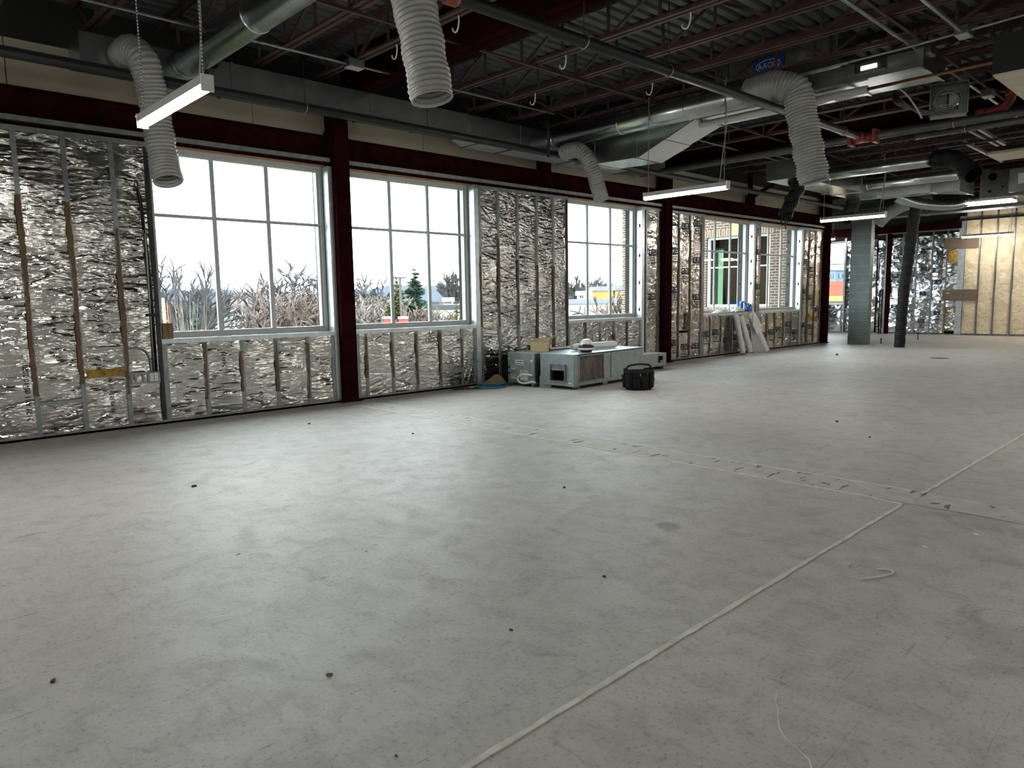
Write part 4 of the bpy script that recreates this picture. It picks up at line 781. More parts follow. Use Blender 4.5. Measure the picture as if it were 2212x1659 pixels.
t = thing('bracket_frame', (7.4, 3.2, 3.5), 'dark hanging bracket with a small lit window near the copper pipe', 'bracket'); MB().box(8.25, 8.5, 2.95, 3.25, 3.62, 3.74).build('housing', 'black_pipe', t); MB().box(8.24, 8.25, 3.02, 3.18, 3.64, 3.68).build('lamp_strip', 'lamp_dim', t)
t = thing('air_box', (17.6, 4.0, 3.2), 'grey terminal air box with round openings at the right', 'air box')
MB().box(17.6, 18.9, 3.3, 4.3, 3.2, 3.75).build('casing', 'gray_pipe', t); MB().box(17.4, 17.6, 3.0, 3.75, 3.25, 3.7).build('control_panel', 'duct_dull', t)
for y, z, r in ((4.08, 3.62, .08), (4.12, 3.33, .03), (3.9, 3.4, .02)): MB().lathe((17.6, y, z), [(r, 0), (r, .004)], 18, Matrix.Rotation(R_(-90), 4, 'Y')).build('opening', 'hole_dark', t)
MB().box(17.395, 17.4, 3.45, 3.6, 3.4, 3.6).build('label_plate', 'label_white', t)
t = thing('soffit_box', (8.9, 1.4, 3.3), 'dark hanging soffit box with a pale ribbed underside at the upper right', 'soffit')
MB().box(8.2, 10.5, -.6, 1.96, 3.31, 3.66).build('casing', 'black_plastic', t)
for i in range(9): MB().box(8.2+.255*i, 8.2+.255*(i+1)-.008, -.6, 1.95, 3.295, 3.31).build('bottom_slat', 'cream_paint', t)
# ---- lamps
def lamp(x, y0, y1, z, label, mat='lamp_lens', chain=True):
    t = thing('strip_lamp', (x, (y0+y1)/2, z), label, 'lamp', 'hanging strip lamps')
    MB().box(x-.035, x+.035, y0+.008, y1-.008, z+.03, z+.085).build('housing', 'white_paint', t, bevel=.004)
    mb = MB(); n = 10; pr = [(-.034, .03)] + [(.034*math.cos(math.pi+math.pi*k/n), .03+.04*math.sin(math.pi+math.pi*k/n)) for k in range(1, n)] + [(.034, .03)]
    vs = [(x+a, y, z+b) for y in (y0+.015, y1-.015) for a, b in pr]; k = len(pr)
    mb.add(vs, [(i, i+1, k+i+1, k+i) for i in range(k-1)] + [tuple(range(k))[::-1], tuple(range(k, 2*k))]); mb.build('lens', mat, t, True)
    for y in (y0, y1-.015): MB().box(x-.037, x+.037, y, y+.015, z-.008, z+.088).build('end_cap', 'white_plastic', t)
    for y in (y0+.06, y1-.06):
        P = []; zz = z+.085; kk = 0
        while zz < JZ+.02: P.append((x, y, zz)); zz += .011
        MB().tube(P, [.0035+.0035*(i % 2) for i in range(len(P))], 5).build('chain', 'galvanized', t)
    MB().tube(catmull([(x, y0+.12, z+.085), (x+.02, y0+.1, z+.4), (x, y0+.04, z+.8), (x+.03, y0+.1, JZ)]), .005, 6).build('power_cord', 'white_paint', t, True)
    return t
t = lamp(1.77, 4.43, 5.65, 2.535, 'lit strip lamp hanging in front of the silver flex at far left'); MB().box(1.73, 1.738, 5.645, 5.655, 2.6, 2.61).build('sensor_light', 'led_red', t)
lamp(7.96, 4.55, 5.77, 2.55, 'lit strip lamp hanging right of the third window'); lamp(14.44, 5.01, 6.23, 2.70, 'lit strip lamp hanging in front of the grey green riser'); lamp(23.71, 4.93, 6.17, 2.817, 'lit strip lamp hanging before the cream wool wall')
lamp(23.4, 9.6, 10.6, 3.0, 'small lit strip lamp in the far wing by the end window')
for i, (x, y) in enumerate([(-2.5, 4.4), (1.8, -2.4), (7.9, -.6), (14.4, -.6), (1.8, -4.6), (7.9, -4.6), (14.4, -4.6), (-2.5, -2), (22.95, 2.5), (23.71, 2.5), (22.95, 0.3), (21.2, -3.5)]): lamp(x, y, y+1.22, 2.55, '%s unseen strip lamp added to brighten the room from outside the picture' % ordn(i))  # unseen lamps added to brighten the floor and the far wool wall
t = thing('fluorescent_fixture', (18.1, 4.3, 3.12), 'pale twin strip fixture under the grey air box', 'lamp')
for x in (17.75, 18.1): MB().box(x-.05, x+.05, 3.75, 5.05, 3.12, 3.16).build('tube_cover', 'lamp_dim', t)
MB().box(17.68, 18.17, 3.75, 5.05, 3.16, 3.2).build('housing', 'white_paint', t)
# ================================================================= THINGS ON THE FLOOR
def rotz(cx, cy, a): 
    M = Matrix.Rotation(R_(a), 4, 'Z'); M.translation = (cx, cy, 0); return M
# big unit: near corner, long side along local x, short side along local y
M = rotz(7.47, 6.6, 4.); L, Dp, Z0, Z1 = 1.8, .6, .045, .50
t = thing('air_conditioner', M @ Vector((.95, .3, 0)), 'long grey ductwork unit lying on the floor with a dirty coil panel', 'air conditioner')
c = MB(); hy0, hy1, hz0, hz1 = .14, .39, .12, .345                     # blower opening in the end face (local x = 0)
c.box(.004, L, Dp-.01, Dp, Z0, Z1-.006, M); c.box(L-.01, L, 0, Dp, Z0, Z1-.006, M); c.box(0, L, 0, Dp, Z0, Z0+.01, M)
for y0, y1, z0, z1 in ((.0, hy0, Z0, Z1-.006), (hy1, Dp, Z0, Z1-.006), (hy0, hy1, Z0, hz0), (hy0, hy1, hz1, Z1-.006)): c.box(0, .006, y0, y1, z0, z1, M)
c.box(0, L, 0, .012, Z0, Z0+.06, M); c.build('casing', 'unit_steel', t)
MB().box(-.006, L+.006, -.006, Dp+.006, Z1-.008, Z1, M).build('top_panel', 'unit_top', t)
MB().box(-.003, .10, -.004, .004, Z0, Z1-.008, M).box(-.004, .003, -.004, .13, Z0, Z1-.008, M).build('corner_post', 'unit_steel', t)
MB().box(.14, .72, .012, .03, Z0+.06, Z1-.035, M).build('coil_panel', 'coil_face', t)
MB().box(.12, .74, -.004, .012, Z0+.045, Z0+.065, M).box(.12, .74, -.004, .012, Z1-.04, Z1-.02, M).box(.11, .135, -.004, .012, Z0+.045, Z1-.02, M).box(.72, .74, -.004, .012, Z0+.045, Z1-.02, M).build('coil_frame', 'galvanized', t)
for x0_, x1_, y1_ in ((.10, .14, .03), (.74, .90, .02), (.92, L-.01, .02)): MB().box(x0_, x1_, .0, y1_, Z0+.062, Z1-.02, M).build('side_panel', 'unit_steel', t)
MB().box(.018, .05, hy0, hy1, hz0, hz0+.01, M).box(.02, .28, hy0, hy0+.01, hz0, hz1, M).box(.02, .28, hy1-.01, hy1, hz0, hz1, M).box(.02, .28, hy0, hy1, hz1-.01, hz1, M).box(.28, .29, hy0, hy1, hz0, hz1, M).build('blower_box', 'hole_dark', t)
MB().box(-.035, .02, hy0-.012, hy0, hz0-.012, hz1+.012, M).box(-.035, .02, hy1, hy1+.012, hz0-.012, hz1+.012, M).box(-.035, .02, hy0, hy1, hz1, hz1+.012, M).box(-.035, .02, hy0, hy1, hz0-.012, hz0, M).box(-.02, -.015, hy0, hy1, hz1-.08, hz1, M).build('outlet_collar', 'galvanized', t)
for x, y in ((.12, .06), (.12, Dp-.1), (1.5, .06), (1.5, Dp-.1), (.75, .03)): MB().box(x, x+.12, y, y+.05, .004, Z0, M).build('foot', 'galvanized', t)
for x in (.25, .75, 1.3, 1.75): MB().lathe(M @ Vector((x, .04, Z1)), [(.007, 0), (.007, .003)], 8).build('screw', 'galvanized', t)
MB().box(-.0065, -.004, .03, .09, Z0+.04, Z0+.06, M).build('sticker', 'label_white', t)
# small unit beside it
M2 = rotz(7.39, 7.285, 4.); L2, D2 = 1.72, .52; Z1 = .495
t = thing('air_conditioner', M2 @ Vector((.7, .25, 0)), 'grey ductwork unit with red number 201 and a hose on its end', 'air conditioner')
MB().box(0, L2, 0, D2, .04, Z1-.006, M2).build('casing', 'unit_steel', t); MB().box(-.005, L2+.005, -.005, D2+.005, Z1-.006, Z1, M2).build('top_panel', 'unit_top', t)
MB().box(-.006, 0, .075, D2-.04, .06, Z1-.02, M2).build('access_panel', 'unit_steel', t)
MB().box(.02, .3, -.004, 0, .06, Z1-.02, M2).build('side_panel', 'duct_dull', t)
def lbl(y, z, w_, h_, mat='label_white'): return MB().box(-.0085, -.006, y-w_/2, y+w_/2, z-h_/2, z+h_/2, M2).build('label_plate', mat, t)
lbl(.285, .35, .15, .075); lbl(.405, .265, .085, .05); lbl(.405, .16, .1, .03); lbl(.405, .115, .1, .03); lbl(.20, .22, .15, .03); lbl(.20, .14, .15, .11); lbl(.05, .38, .05, .035)
fx = M2.to_3x3() @ Vector((0, -1, 0))
lettering('AIR 2000', .026, frame(M2 @ Vector((-.0092, .275, .355)), fx, (0, 0, 1)), 'ink_black', t); lettering('ClimateMaster', .02, frame(M2 @ Vector((-.0092, .285, .325)), fx, (0, 0, 1)), 'ink_black', t)
lettering('201', .07, frame(M2 @ Vector((-.0068, .405, .185)), fx, (0, 0, 1)), 'ink_red', t); lettering('UNIT', .024, frame(M2 @ Vector((-.0092, .405, .265)), fx, (0, 0, 1)), 'ink_black', t); lettering('WARNING', .016, frame(M2 @ Vector((-.0092, .405, .155)), fx, (0, 0, 1)), 'ink_black', t); lettering('MODEL NO', .016, frame(M2 @ Vector((-.0092, .20, .215)), fx, (0, 0, 1)), 'ink_black', t)
for z in (.4, .27, .18): MB().box(-.004, 0, D2-.035, D2-.01, z-.016, z+.016, M2).build('knockout', 'hole_dark' if z < .3 else 'label_white', t)
for y in (.03, D2-.08): MB().box(.02, L2-.05, y, y+.05, .003, .04, M2).build('foot', 'galvanized', t)
MB().tube(catmull([M2 @ Vector(p) for p in ((-.02, .02, .17), (-.03, .12, .18), (-.035, .24, .165), (-.035, .30, .11), (-.035, .25, .055), (-.03, .14, .05), (-.02, .05, .075), (-.01, -.03, .07))]), .014, 10).build('drain_hose', 'white_plastic', t, True)
# loose paper between the units
pp = sheet(0, .22, 0, .16, lambda u, v, d: Vector((7.40+u*.5, 7.17-u*.6+.02, .01+v*.8+d*1.5)), 901, .04, .04, .01, .02, .01, 0, .004); pp.build('crumpled_paper', 'paper', None, label='crumpled grey paper wedged between the two ductwork units', cat='paper', origin=(7.4, 7.1, 0))
# third, low unit by the column
M3 = rotz(10.05, 7.4, -2.); t = thing('vent_box', M3 @ Vector((.4, .2, 0)), 'low pale grey metal vent box by the second column', 'vent box')
c = MB()
c.box(.0, .8, .0, .38, .05, .06, M3).box(0, .8, .37, .38, .05, .28, M3).box(0, .01, 0, .38, .05, .28, M3).box(.79, .8, 0, .38, .05, .28, M3)
for x0, x1, z0, z1 in ((.0, .56, .05, .28), (.7, .8, .05, .28), (.56, .7, .05, .12), (.56, .7, .235, .28)): c.box(x0, x1, 0, .01, z0, z1, M3)
c.build('casing', 'pale_gray', t); MB().box(0, .8, 0, .38, .28, .286, M3).build('top_panel', 'pale_gray', t); MB().box(.56, .7, .01, .2, .12, .235, M3).build('recess', 'hole_dark', t)
MB().box(.55, .71, -.008, 0, .11, .12, M3).box(.55, .56, -.008, 0, .12, .235, M3).box(.7, .71, -.008, 0, .12, .235, M3).box(.55, .71, -.008, 0, .235, .245, M3).box(.62, .7, -.006, .004, .12, .16, M3).build('recess_frame', 'galvanized', t)
for x in (.06, .66): MB().box(x, x+.08, .02, .36, .002, .05, M3).build('foot', 'black_plastic', t)
# open cardboard box on the small unit
Mb = rotz(7.50, 7.47, -62); zb = .497; t = thing('cardboard_box', Mb @ Vector((.13, .08, zb)), 'open cardboard box with an orange printed end on the grey unit', 'box')
bw, bd, bh = .26, .17, .15
c = MB(); c.box(0, bw, 0, bd, zb, zb+.004, Mb).box(0, .004, 0, bd, zb, zb+bh, Mb).box(bw-.004, bw, 0, bd, zb, zb+bh, Mb).box(0, bw, bd-.004, bd, zb, zb+bh, Mb).box(0, bw, 0, .004, zb, zb+bh, Mb); c.build('carton', 'cardboard_pale', t)
def flap(p0, p1, out, nm='flap', mat='cardboard_pale'):
    p0, p1, out = (Mb @ Vector(p0)), (Mb @ Vector(p1)), Mb.to_3x3() @ Vector(out); n_ = (p1-p0).cross(out).normalized()*.002
    MB().hexa([p0-n_, p1-n_, p1+out-n_, p0+out-n_, p0+n_, p1+n_, p1+out+n_, p0+out+n_]).build(nm, mat, t)
flap((0, 0, zb+bh), (0, bd, zb+bh), (-.1, 0, .07)); flap((bw, 0, zb+bh), (bw, bd, zb+bh), (.08, 0, .09)); flap((0, bd, zb+bh), (bw, bd, zb+bh), (0, .1, .04)); 
MB().box(bw+.0002, bw+.002, .0, bd*.45, zb+.005, zb+bh-.003, Mb).build('white_print', 'label_white', t); MB().box(bw+.0002, bw+.002, bd*.48, bd, zb+.05, zb+bh-.003, Mb).build('orange_print', 'orange_print', t); MB().box(bw+.0002, bw+.002, bd*.48, bd, zb+.005, zb+.05, Mb).build('dark_print', 'ink_black', t)
for i in range(4): MB().box(bw+.002, bw+.0028, .012, .06, zb+.03+.025*i, zb+.04+.025*i, Mb).build('print_line', 'ink_black', t)
# rolled paper and sheet on the units
t = thing('paper_roll', (8.4, 7.0, .5), 'white paper roll lying on the long grey unit behind the hard hat', 'paper roll')
MB().tube([(7.95, 7.03, .554), (8.0, 7.027, .556), (8.85, 6.975, .556), (8.89, 6.972, .555)], [.04, .053, .053, .043], 16).build('roll', 'white_plastic', t, True)
sheet(0, .75, 0, .3, lambda u, v, d: Vector((7.75+u, 7.42+v*.6+.06*u, .512+max(0, d+.008))), 905, .05, .05, .008, .012, .01, .02, .004).build('loose_sheet', 'paper', t)
# hard hat
hc = Vector((7.93, 6.76, .502)); t = thing('hard_hat', hc, 'white hard hat with tinted goggles on the long grey unit', 'hard hat')
Mh = Matrix.Rotation(R_(215), 4, 'Z') @ Matrix.Diagonal((1.15, .95, 1, 1))
MB().lathe(hc, [(.07, .028), (.118, .034), (.132, .045), (.130, .052), (.108, .066), (.1, .07)], 28, Mh).build('brim', 'hat_white', t, True)
MB().lathe(hc, [(.1, .066), (.114, .07), (.114, .094), (.1, .098)], 28, Mh).build('strap_band', 'black_fabric', t, True)
MB().lathe(hc, [(.108, .095), (.106, .115), (.096, .143), (.076, .168), (.046, .184), (.012, .19)], 28, Mh).build('shell', 'hat_white', t, True)
MB().lathe(hc, [(.075, 0), (.092, .012), (.1, .032)], 24, Mh).build('liner', 'black_plastic', t, True)
ga = math.atan2(-hc.y, -hc.x); 
MB().tube([hc+Vector((.126*math.cos(ga+k*.1), .118*math.sin(ga+k*.1), .094)) for k in range(-8, 9)], [.004+.021*math.cos(k*.17) for k in range(-8, 9)], 8).build('goggles', 'lens_amber', t, True)
# tool bag
bc = Vector((8.13, 5.98, 0)); t = thing('tool_bag', bc, 'black open top fabric tool bag with handle on the floor', 'bag')
Mg = Matrix.Rotation(R_(-42), 4, 'Z') @ Matrix.Diagonal((1.12, .9, 1, 1))
MB().lathe(bc, [(.15, .003), (.168, .02), (.175, .12), (.178, .24), (.182, .262), (.17, .266), (.165, .2), (.15, .06)], 26, Mg).build('body', 'black_fabric', t, True)
for k in range(9):
    a = k*2*math.pi/9+.2; Mk = Matrix.Rotation(R_(-42), 4, 'Z') @ Matrix.Rotation(a, 4, 'Z'); Mk.translation = bc; r0 = 1/math.sqrt((math.cos(a)/1.12)**2+(math.sin(a)/.9)**2)*.175; hh = .15+.05*(k % 3)
    MB().hexa([Mk @ Vector(p) for p in ((r0-.01, -.05, .03), (r0+.02, -.045, .03), (r0+.02, .045, .03), (r0-.01, .05, .03), (r0-.008, -.055, hh), (r0+.034, -.04, hh+.01), (r0+.034, .04, hh+.01), (r0-.008, .055, hh))]).build('pocket', 'black_fabric', t, bevel=.006)
for k in (-1, 1): MB().lathe(bc+Mg @ Vector((.17*k, 0, .2)), [(.02, 0), (.02, .09), (.008, .1)], 8).build('side_strap', 'black_fabric', t, True)
MB().tube([bc+Mg @ Vector(p) for p in catmull([Vector(q2) for q2 in ((-.15, 0, .25), (-.135, 0, .32), (-.05, 0, .345), (.05, 0, .35), (.14, 0, .33), (.155, 0, .25))])], .013, 8).build('handle', 'black_fabric', t, True)
MB().lathe(bc+Vector((-.12, -.12, .2)), [(.008, 0), (.008, .03)], 8).build('buckle', 'galvanized', t); MB().lathe(bc+Vector((-.02, -.165, .22)), [(.006, 0), (.006, .02)], 8).build('buckle', 'galvanized', t)
# blue cable coil with a brown scrap
t = thing('cable_coil', (6.98, 7.78, 0), 'blue cable coiled on the floor left of the numbered unit', 'cable coil')
for k in range(8):
    r = RN.uniform(.15, .24); dx, dy = RN.uniform(-.05, .06), RN.uniform(-.04, .05)
    MB().tube([(6.98+dx+r*1.25*math.cos(a*.2513), 7.76+dy+r*.75*math.sin(a*.2513), .012+.008*k+.008*math.sin(a*.5+k)) for a in range(26)], .0065, 6, False).build('cable_loop', 'blue_cable', t, True)
MB().tube(catmull([(6.8, 7.72, .01), (6.6, 7.85, .008), (6.42, 7.92, .008), (6.45, 8.0, .008), (6.7, 7.95, .008)]), .007, 6).build('cable_tail', 'black_plastic', t, True)
sheet(0, .34, 0, .22, lambda u, v, d: Vector((6.9+u, 7.86-v*.55, .05+.13*math.sin(math.pi*min(1, max(0, u/.34)))*(.4+v*2.6)+d)), 910, .05, .04, .008, .012, .01, .02, .004).build('brown_wrapper', 'cardboard', None, label='crumpled brown wrapper lying on the blue cable coil', cat='wrapper', origin=(7.0, 7.8, 0))
# paper rolls leaning under window 4
for i, (b, tp_, r, lb) in enumerate([((14.5, 7.87, .0), (14.42, 8.01, .86), .062, 'pale roll of paper leaning leftmost against the printed insulation'), ((14.78, 7.84, .0), (14.62, 8.0, .84), .062, 'pale roll of paper leaning in the middle of three'), ((15.32, 7.74, .0), (14.98, 7.98, .90), .075, 'pale roll of paper leaning rightmost with a loose corner')]):
    t = thing('leaning_roll', b, lb, 'paper roll', 'paper rolls leaning on the window wall'); b, tp_ = Vector(b)+Vector((0, 0, .03)), Vector(tp_); d = (tp_-b).normalized()
    MB().tube([b, tp_], r, 18, False).build('roll', 'paper', t, True); MB().tube([b, tp_], r*.86, 18, False).build('inner_turn', 'gray_paper', t, True)
    if i == 2:
        MB().hexa([Vector(p) for p in ((14.96, 7.86, .92), (15.24, 7.82, .60), (14.98, 7.80, .42), (14.90, 7.86, .62), (14.96, 7.855, .92), (15.24, 7.812, .60), (14.98, 7.792, .42), (14.90, 7.852, .62))]).build('loose_corner', 'paper', t)
        MB().hexa([Vector(p) for p in ((14.92, 7.84, .01), (15.24, 7.75, .01), (15.06, 7.93, .66), (14.93, 7.96, .66), (14.92, 7.832, .01), (15.24, 7.742, .01), (15.06, 7.922, .66), (14.93, 7.952, .66))]).build('unrolled_sheet', 'gray_paper', t)
MB().hexa([Vector(p) for p in ((14.35, 7.72, .004), (15.1, 7.6, .004), (15.15, 7.68, .004), (14.4, 7.82, .004), (14.35, 7.72, .012), (15.1, 7.6, .01), (15.15, 7.68, .012), (14.4, 7.82, .012))]).build('paper_offcut', 'paper', None, label='flat white paper offcut on the floor below the leaning rolls', cat='paper', origin=(14.7, 7.7, 0))
t = thing('wood_strip', (14.0, 7.85, 0), 'thin tan strips lying along the wall left of the leaning rolls', 'strip')
for k in range(2): MB().bar((13.75, 7.9-.04*k, .012), (14.42, 7.8-.05*k, .014), .018, .015).build('strip', 'kraft', t)
# on the sill of window 4
t = thing('plastic_wrap', (14.3, DW+.05, SILL), 'crumpled clear white plastic on the sill beside the blue tape', 'plastic wrap')
sheet(13.75, 14.98, 0, .13, lambda u, v, d: Vector((u, DW+.0+v, SILL+.012+max(0, (.10-.25*abs(v-.065)*4)*(.5+.5*math.sin(u*9))+d*2.2))), 930, .035, .02, .012, .016, .0, .01, .005).build('wrap', 'white_plastic', t)
t = thing('tape_roll', (15.05, DW+.06, SILL), 'blue roll of tape with a loose strap on the window sill', 'tape roll')
Mt = Matrix.Rotation(R_(90), 4, 'X') @ Matrix.Rotation(R_(25), 4, 'Y')
MB().lathe((15.0, DW+.09, SILL+.125), [(.07, -.035), (.118, -.035), (.118, .035), (.07, .035), (.07, -.035)], 26, Mt).build('roll', 'blue_plastic', t, True)
MB().tube(catmull([(15.0, DW+.06, SILL+.24), (15.12, DW+.06, SILL+.2), (15.2, DW+.06, SILL+.1), (15.22, DW+.07, SILL+.02)]), .014, 6).build('strap', 'blue_plastic', t, True)
MB().box(14.9, 14.99, DW+.1, DW+.13, SILL+.08, SILL+.2).build('wrapper', 'blue_plastic', t)
t = thing('blue_can', (15.27, DW+.06, SILL), 'small blue can in the corner of the window sill', 'can'); MB().lathe((15.265, DW+.06, SILL+.001), [(.035, 0), (.038, .01), (.038, .15), (.03, .16)], 16).build('can_body', 'blue_plastic', t, True); MB().lathe((15.265, DW+.06, SILL+.161), [(.022, 0), (.022, .03), (.015, .035)], 14).build('cap', 'black_plastic', t, True)
# box on the sill of window 1
t = thing('sill_carton', (2.64, DW+.05, SILL), 'small brown carton standing on the left end of the window sill', 'box'); MB().box(2.595, 2.70, DW-.01, DW+.12, SILL+.002, SILL+.17).build('carton', 'cardboard', t, bevel=.002); MB().box(2.64, 2.655, DW-.0115, DW-.01, SILL+.002, SILL+.17).build('tape_strip', 'kraft', t)
# foam seals beside window frames
for i, (x, z0, z1) in enumerate([(4.735, .95, 2.85)]): 
    mb = MB(); P = [(x+RN.uniform(-.004, .004), DW+.0, z0+.05*k) for k in range(int((z1-z0)/.05))]; mb.tube(P, [RN.uniform(.008, .022) for _ in P], 7); mb.build('foam_bead', 'foam_seal', wl)
# two anchors, chips and scraps on the floor
for i, (x, y, h_, lb) in enumerate([(19.6, 6.79, .1, 'small black anchor post on the floor left of the black hose'), (21.8, 6.6, .16, 'small black anchor post on the floor right of the black hose')]):
    t = thing('anchor_post', (x, y, 0), lb, 'anchor', 'floor anchors'); MB().lathe((x, y, .001), [(.03, 0), (.03, .01), (.012, .012), (.012, h_)], 8).build('post', 'black_plastic', t); MB().lathe((x, y, h_), [(.02, 0), (.025, .02), (.01, .04)], 8).build('knob', 'black_plastic', t)
CHIPS = ['black chip alone on the pale floor below the first window', 'reddish brown chip near the bottom of the picture', 'dark chip at the lower left of the floor', 'dark chip in mid floor left of the trench patch', 'dark chip left of the floor joint, nearer of the two there', 'dark chip left of the floor joint, farther of the two there', 'dark chip beyond the trench patch, farther of the two there', 'dark chip beyond the trench patch, nearer of the two there',
 'tiny dark chip at the bottom centre of the floor', 'dark chip on the pale floor left of the trench patch below the second window', 'dark chip close to the foot of the first column', 'dark chip far off before the grey green riser']
SCRAPS = ['pale scrap on the left part of the open floor', 'white scrap left of the floor joint beside the dark chip', 'long pale scrap at the right edge of the floor', 'pale scrap beside the string at the right', 'tiny white scrap in the middle of the open floor', 'tiny white scrap between the trench patch and the mid floor', 'white scrap near the wall below the second window', 'tiny white scrap lying by the floor joint', 'tiny white scrap near the crack right of the floor joint', 'white scrap on the far floor beyond the tool bag']
for i, (x, y, s, m_) in enumerate([(1.77, 5.12, .02, 'ink_black'), (1.14, 2.13, .012, 'kraft'), (.45, 2.77, .014, 'ink_black'), (3.52, 3.2, .014, 'ink_black'), (1.81, 1.93, .009, 'ink_black'), (2.48, 2.01, .01, 'ink_black'), (7.26, 2.9, .02, 'ink_black'), (6.64, 2.36, .016, 'ink_black'), (1.05, 1.6, .006, 'ink_black'), (4.0, 5.6, .016, 'ink_black'), (3.6, 6.9, .018, 'ink_black'), (15.4, 6.2, .05, 'ink_black')]):
    a = RN.uniform(0, 3); Mq = rotz(x, y, math.degrees(a)); 
    MB().hexa([Mq @ Vector(p) for p in ((-s, -s*.5, .001), (s, -s*.6, .001), (s*.8, s*.5, .001), (-s*.7, s*.6, .001), (-s*.7, -s*.3, s*.5), (s*.6, -s*.4, s*.6), (s*.5, s*.3, s*.5), (-s*.4, s*.3, s*.7))]).build('debris_chip', m_, None, label=CHIPS[i], cat='debris', group='dark debris chips', origin=(x, y, 0))
for i, (x, y, s) in enumerate([(1.42, 3.54, .012), (2.51, 1.95, .009), (4.29, .97, .02), (3.9, 1.1, .016), (1.9, 3.1, .008), (2.4, 2.6, .009), (5.3, 7.2, .03), (2.05, 1.42, .008), (1.62, .98, .006), (9.2, 4.6, .03)]):
    Mq = rotz(x, y, RN.uniform(0, 180)); MB().hexa([Mq @ Vector(p) for p in ((-s, -s*.3, .001), (s, -s*.3, .001), (s*.8, s*.35, .001), (-s*.9, s*.3, .001), (-s*.8, -s*.2, s*.3), (s*.8, -s*.2, s*.25), (s*.6, s*.2, s*.35), (-s*.6, s*.2, s*.3))]).build('paper_scrap', 'paper', None, label=SCRAPS[i], cat='scrap', group='white floor scraps', origin=(x, y, 0))
MB().tube(catmull([(3.25, 1.17, .004), (3.33, 1.12, .004), (3.42, 1.09, .004), (3.45, 1.12, .005), (3.42, 1.16, .004)]), .003, 5).build('string_scrap', 'paper', None, True, 'curl of white string on the floor right of the joint', 'string', origin=(3.35, 1.12, 0))
t = thing('floor_hatch', (15.69, 4.34, 0), 'thin round cover plate set on the far floor', 'cover plate'); MB().lathe((15.69, 4.34, .001), [(.16, 0), (.16, .004), (.15, .006)], 24).build('plate', 'gray_pipe', t)
# ================================================================= OUTDOORS
GZ = -4.3
MB().box(-150, 400, 8.6, 420, GZ-.5, GZ).build('ground_outside', 'grass_winter', None, label='winter lawn around the building far below the windows', cat='ground', kind='structure')
MB().box(-150, 190, 34, 46, GZ, GZ+.03).box(20, 150, 26, 34, GZ, GZ+.03).build('road_outside', 'asphalt', None, label='grey parking lot and road beyond the lawn', cat='road', kind='structure')
def hill(name, d, us, v_of, mat, label, seed, jag=1.):
    rs = random.Random(seed); t = MB(); top = []; 
    for i, u in enumerate(us):
        p = at(u, v_of(u)+rs.uniform(-1, 1)*jag*1.1, d); top.append(p)
    vs = []
    for p in top: dirv = Vector((p.x, p.y, 0)).normalized(); vs += [Vector((p.x, p.y, GZ))-dirv*2, p-dirv*1.5, p+dirv*14, Vector((p.x, p.y, GZ))+dirv*30]
    k = len(top); t.add(vs, [(4*i+a, 4*i+4+a, 4*i+5+a, 4*i+1+a) for i in range(k-1) for a in range(3)])
    return t.build(name, mat, None, label=label, cat='hill', kind='structure')
hz = lambda u: 671-(u+382)*.016
hill('hill_far', 330, [250+3.2*i for i in range(330)], lambda u: hz(u)-27+7*math.sin(u*.012)+3*math.sin(u*.05), 'woods', 'distant wooded ridge on the horizon with bluish haze put into its colour', 3, 1.6)
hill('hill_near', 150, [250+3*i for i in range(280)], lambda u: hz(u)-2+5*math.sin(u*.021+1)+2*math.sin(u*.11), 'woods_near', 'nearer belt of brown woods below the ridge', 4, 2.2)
def limb(mb, a, b, r0, r1, n=4): 
    a, b = Vector(a), Vector(b); d = (b-a).normalized(); u = d.orthogonal().normalized(); q = d.cross(u); k = len(mb.v)
    mb.v += [tuple(a+(u*math.cos(2*math.pi*j/n)+q*math.sin(2*math.pi*j/n))*r0) for j in range(n)] + [tuple(b+(u*math.cos(2*math.pi*j/n)+q*math.sin(2*math.pi*j/n))*r1) for j in range(n)]
    mb.f += [(k+j, k+(j+1) % n, k+n+(j+1) % n, k+n+j) for j in range(n)]
def bare_tree(u, vtop, d, spread, mat, label, seed, stems=1, minr=None, depth=6, upw=.35):
    minr = minr or .001*d; rs = random.Random(seed); tp2 = at(u, vtop, d); base = Vector((tp2.x, tp2.y, GZ)); H = tp2.z-GZ
    t = thing('bare_tree', base, label, 'tree', 'bare winter trees'); tr_, br = MB(), MB()
    def grow(p, dirv, L, r, k):
        bend = Vector((rs.gauss(0, .1), rs.gauss(0, .1), .05)); q2 = p+dirv*L; mid_ = (p+q2)/2+bend*L*.4; n5 = 5 if k < 2 else 3
        limb(tr_ if k == 0 else br, p, mid_, r, r*.82, n5); limb(tr_ if k == 0 else br, mid_, q2, r*.82, r*.62, n5)
        if k >= depth: return
        for j in range(4 if k == 0 else 3 if k < 3 else 2 + (rs.random() < .4)):
            v = Vector((rs.gauss(0, 1), rs.gauss(0, 1), rs.gauss(0, .55)+upw)).normalized(); nd = (dirv*.9+v*spread).normalized(); f = 1. if j == 0 else rs.uniform(.4, 1.)
            grow(p.lerp(q2, f), nd, L*rs.uniform(.66, .86), max(minr, r*.58), k+1)
    for s in range(stems):
        dv = Vector((rs.gauss(0, .12*(stems > 1)), rs.gauss(0, .12*(stems > 1)), 1)).normalized(); grow(base, dv, H*.24, .015*H/(1+.8*(stems > 1)), 0)
    zt = max(p[2] for p in br.v); sc_ = H/(zt-GZ)
    for m_ in (tr_, br): m_.v = [(base.x+(p[0]-base.x)*sc_, base.y+(p[1]-base.y)*sc_, GZ+(p[2]-GZ)*sc_) for p in m_.v]
    tr_.build('trunk', mat, t, True); br.build('branches', mat, t); return t
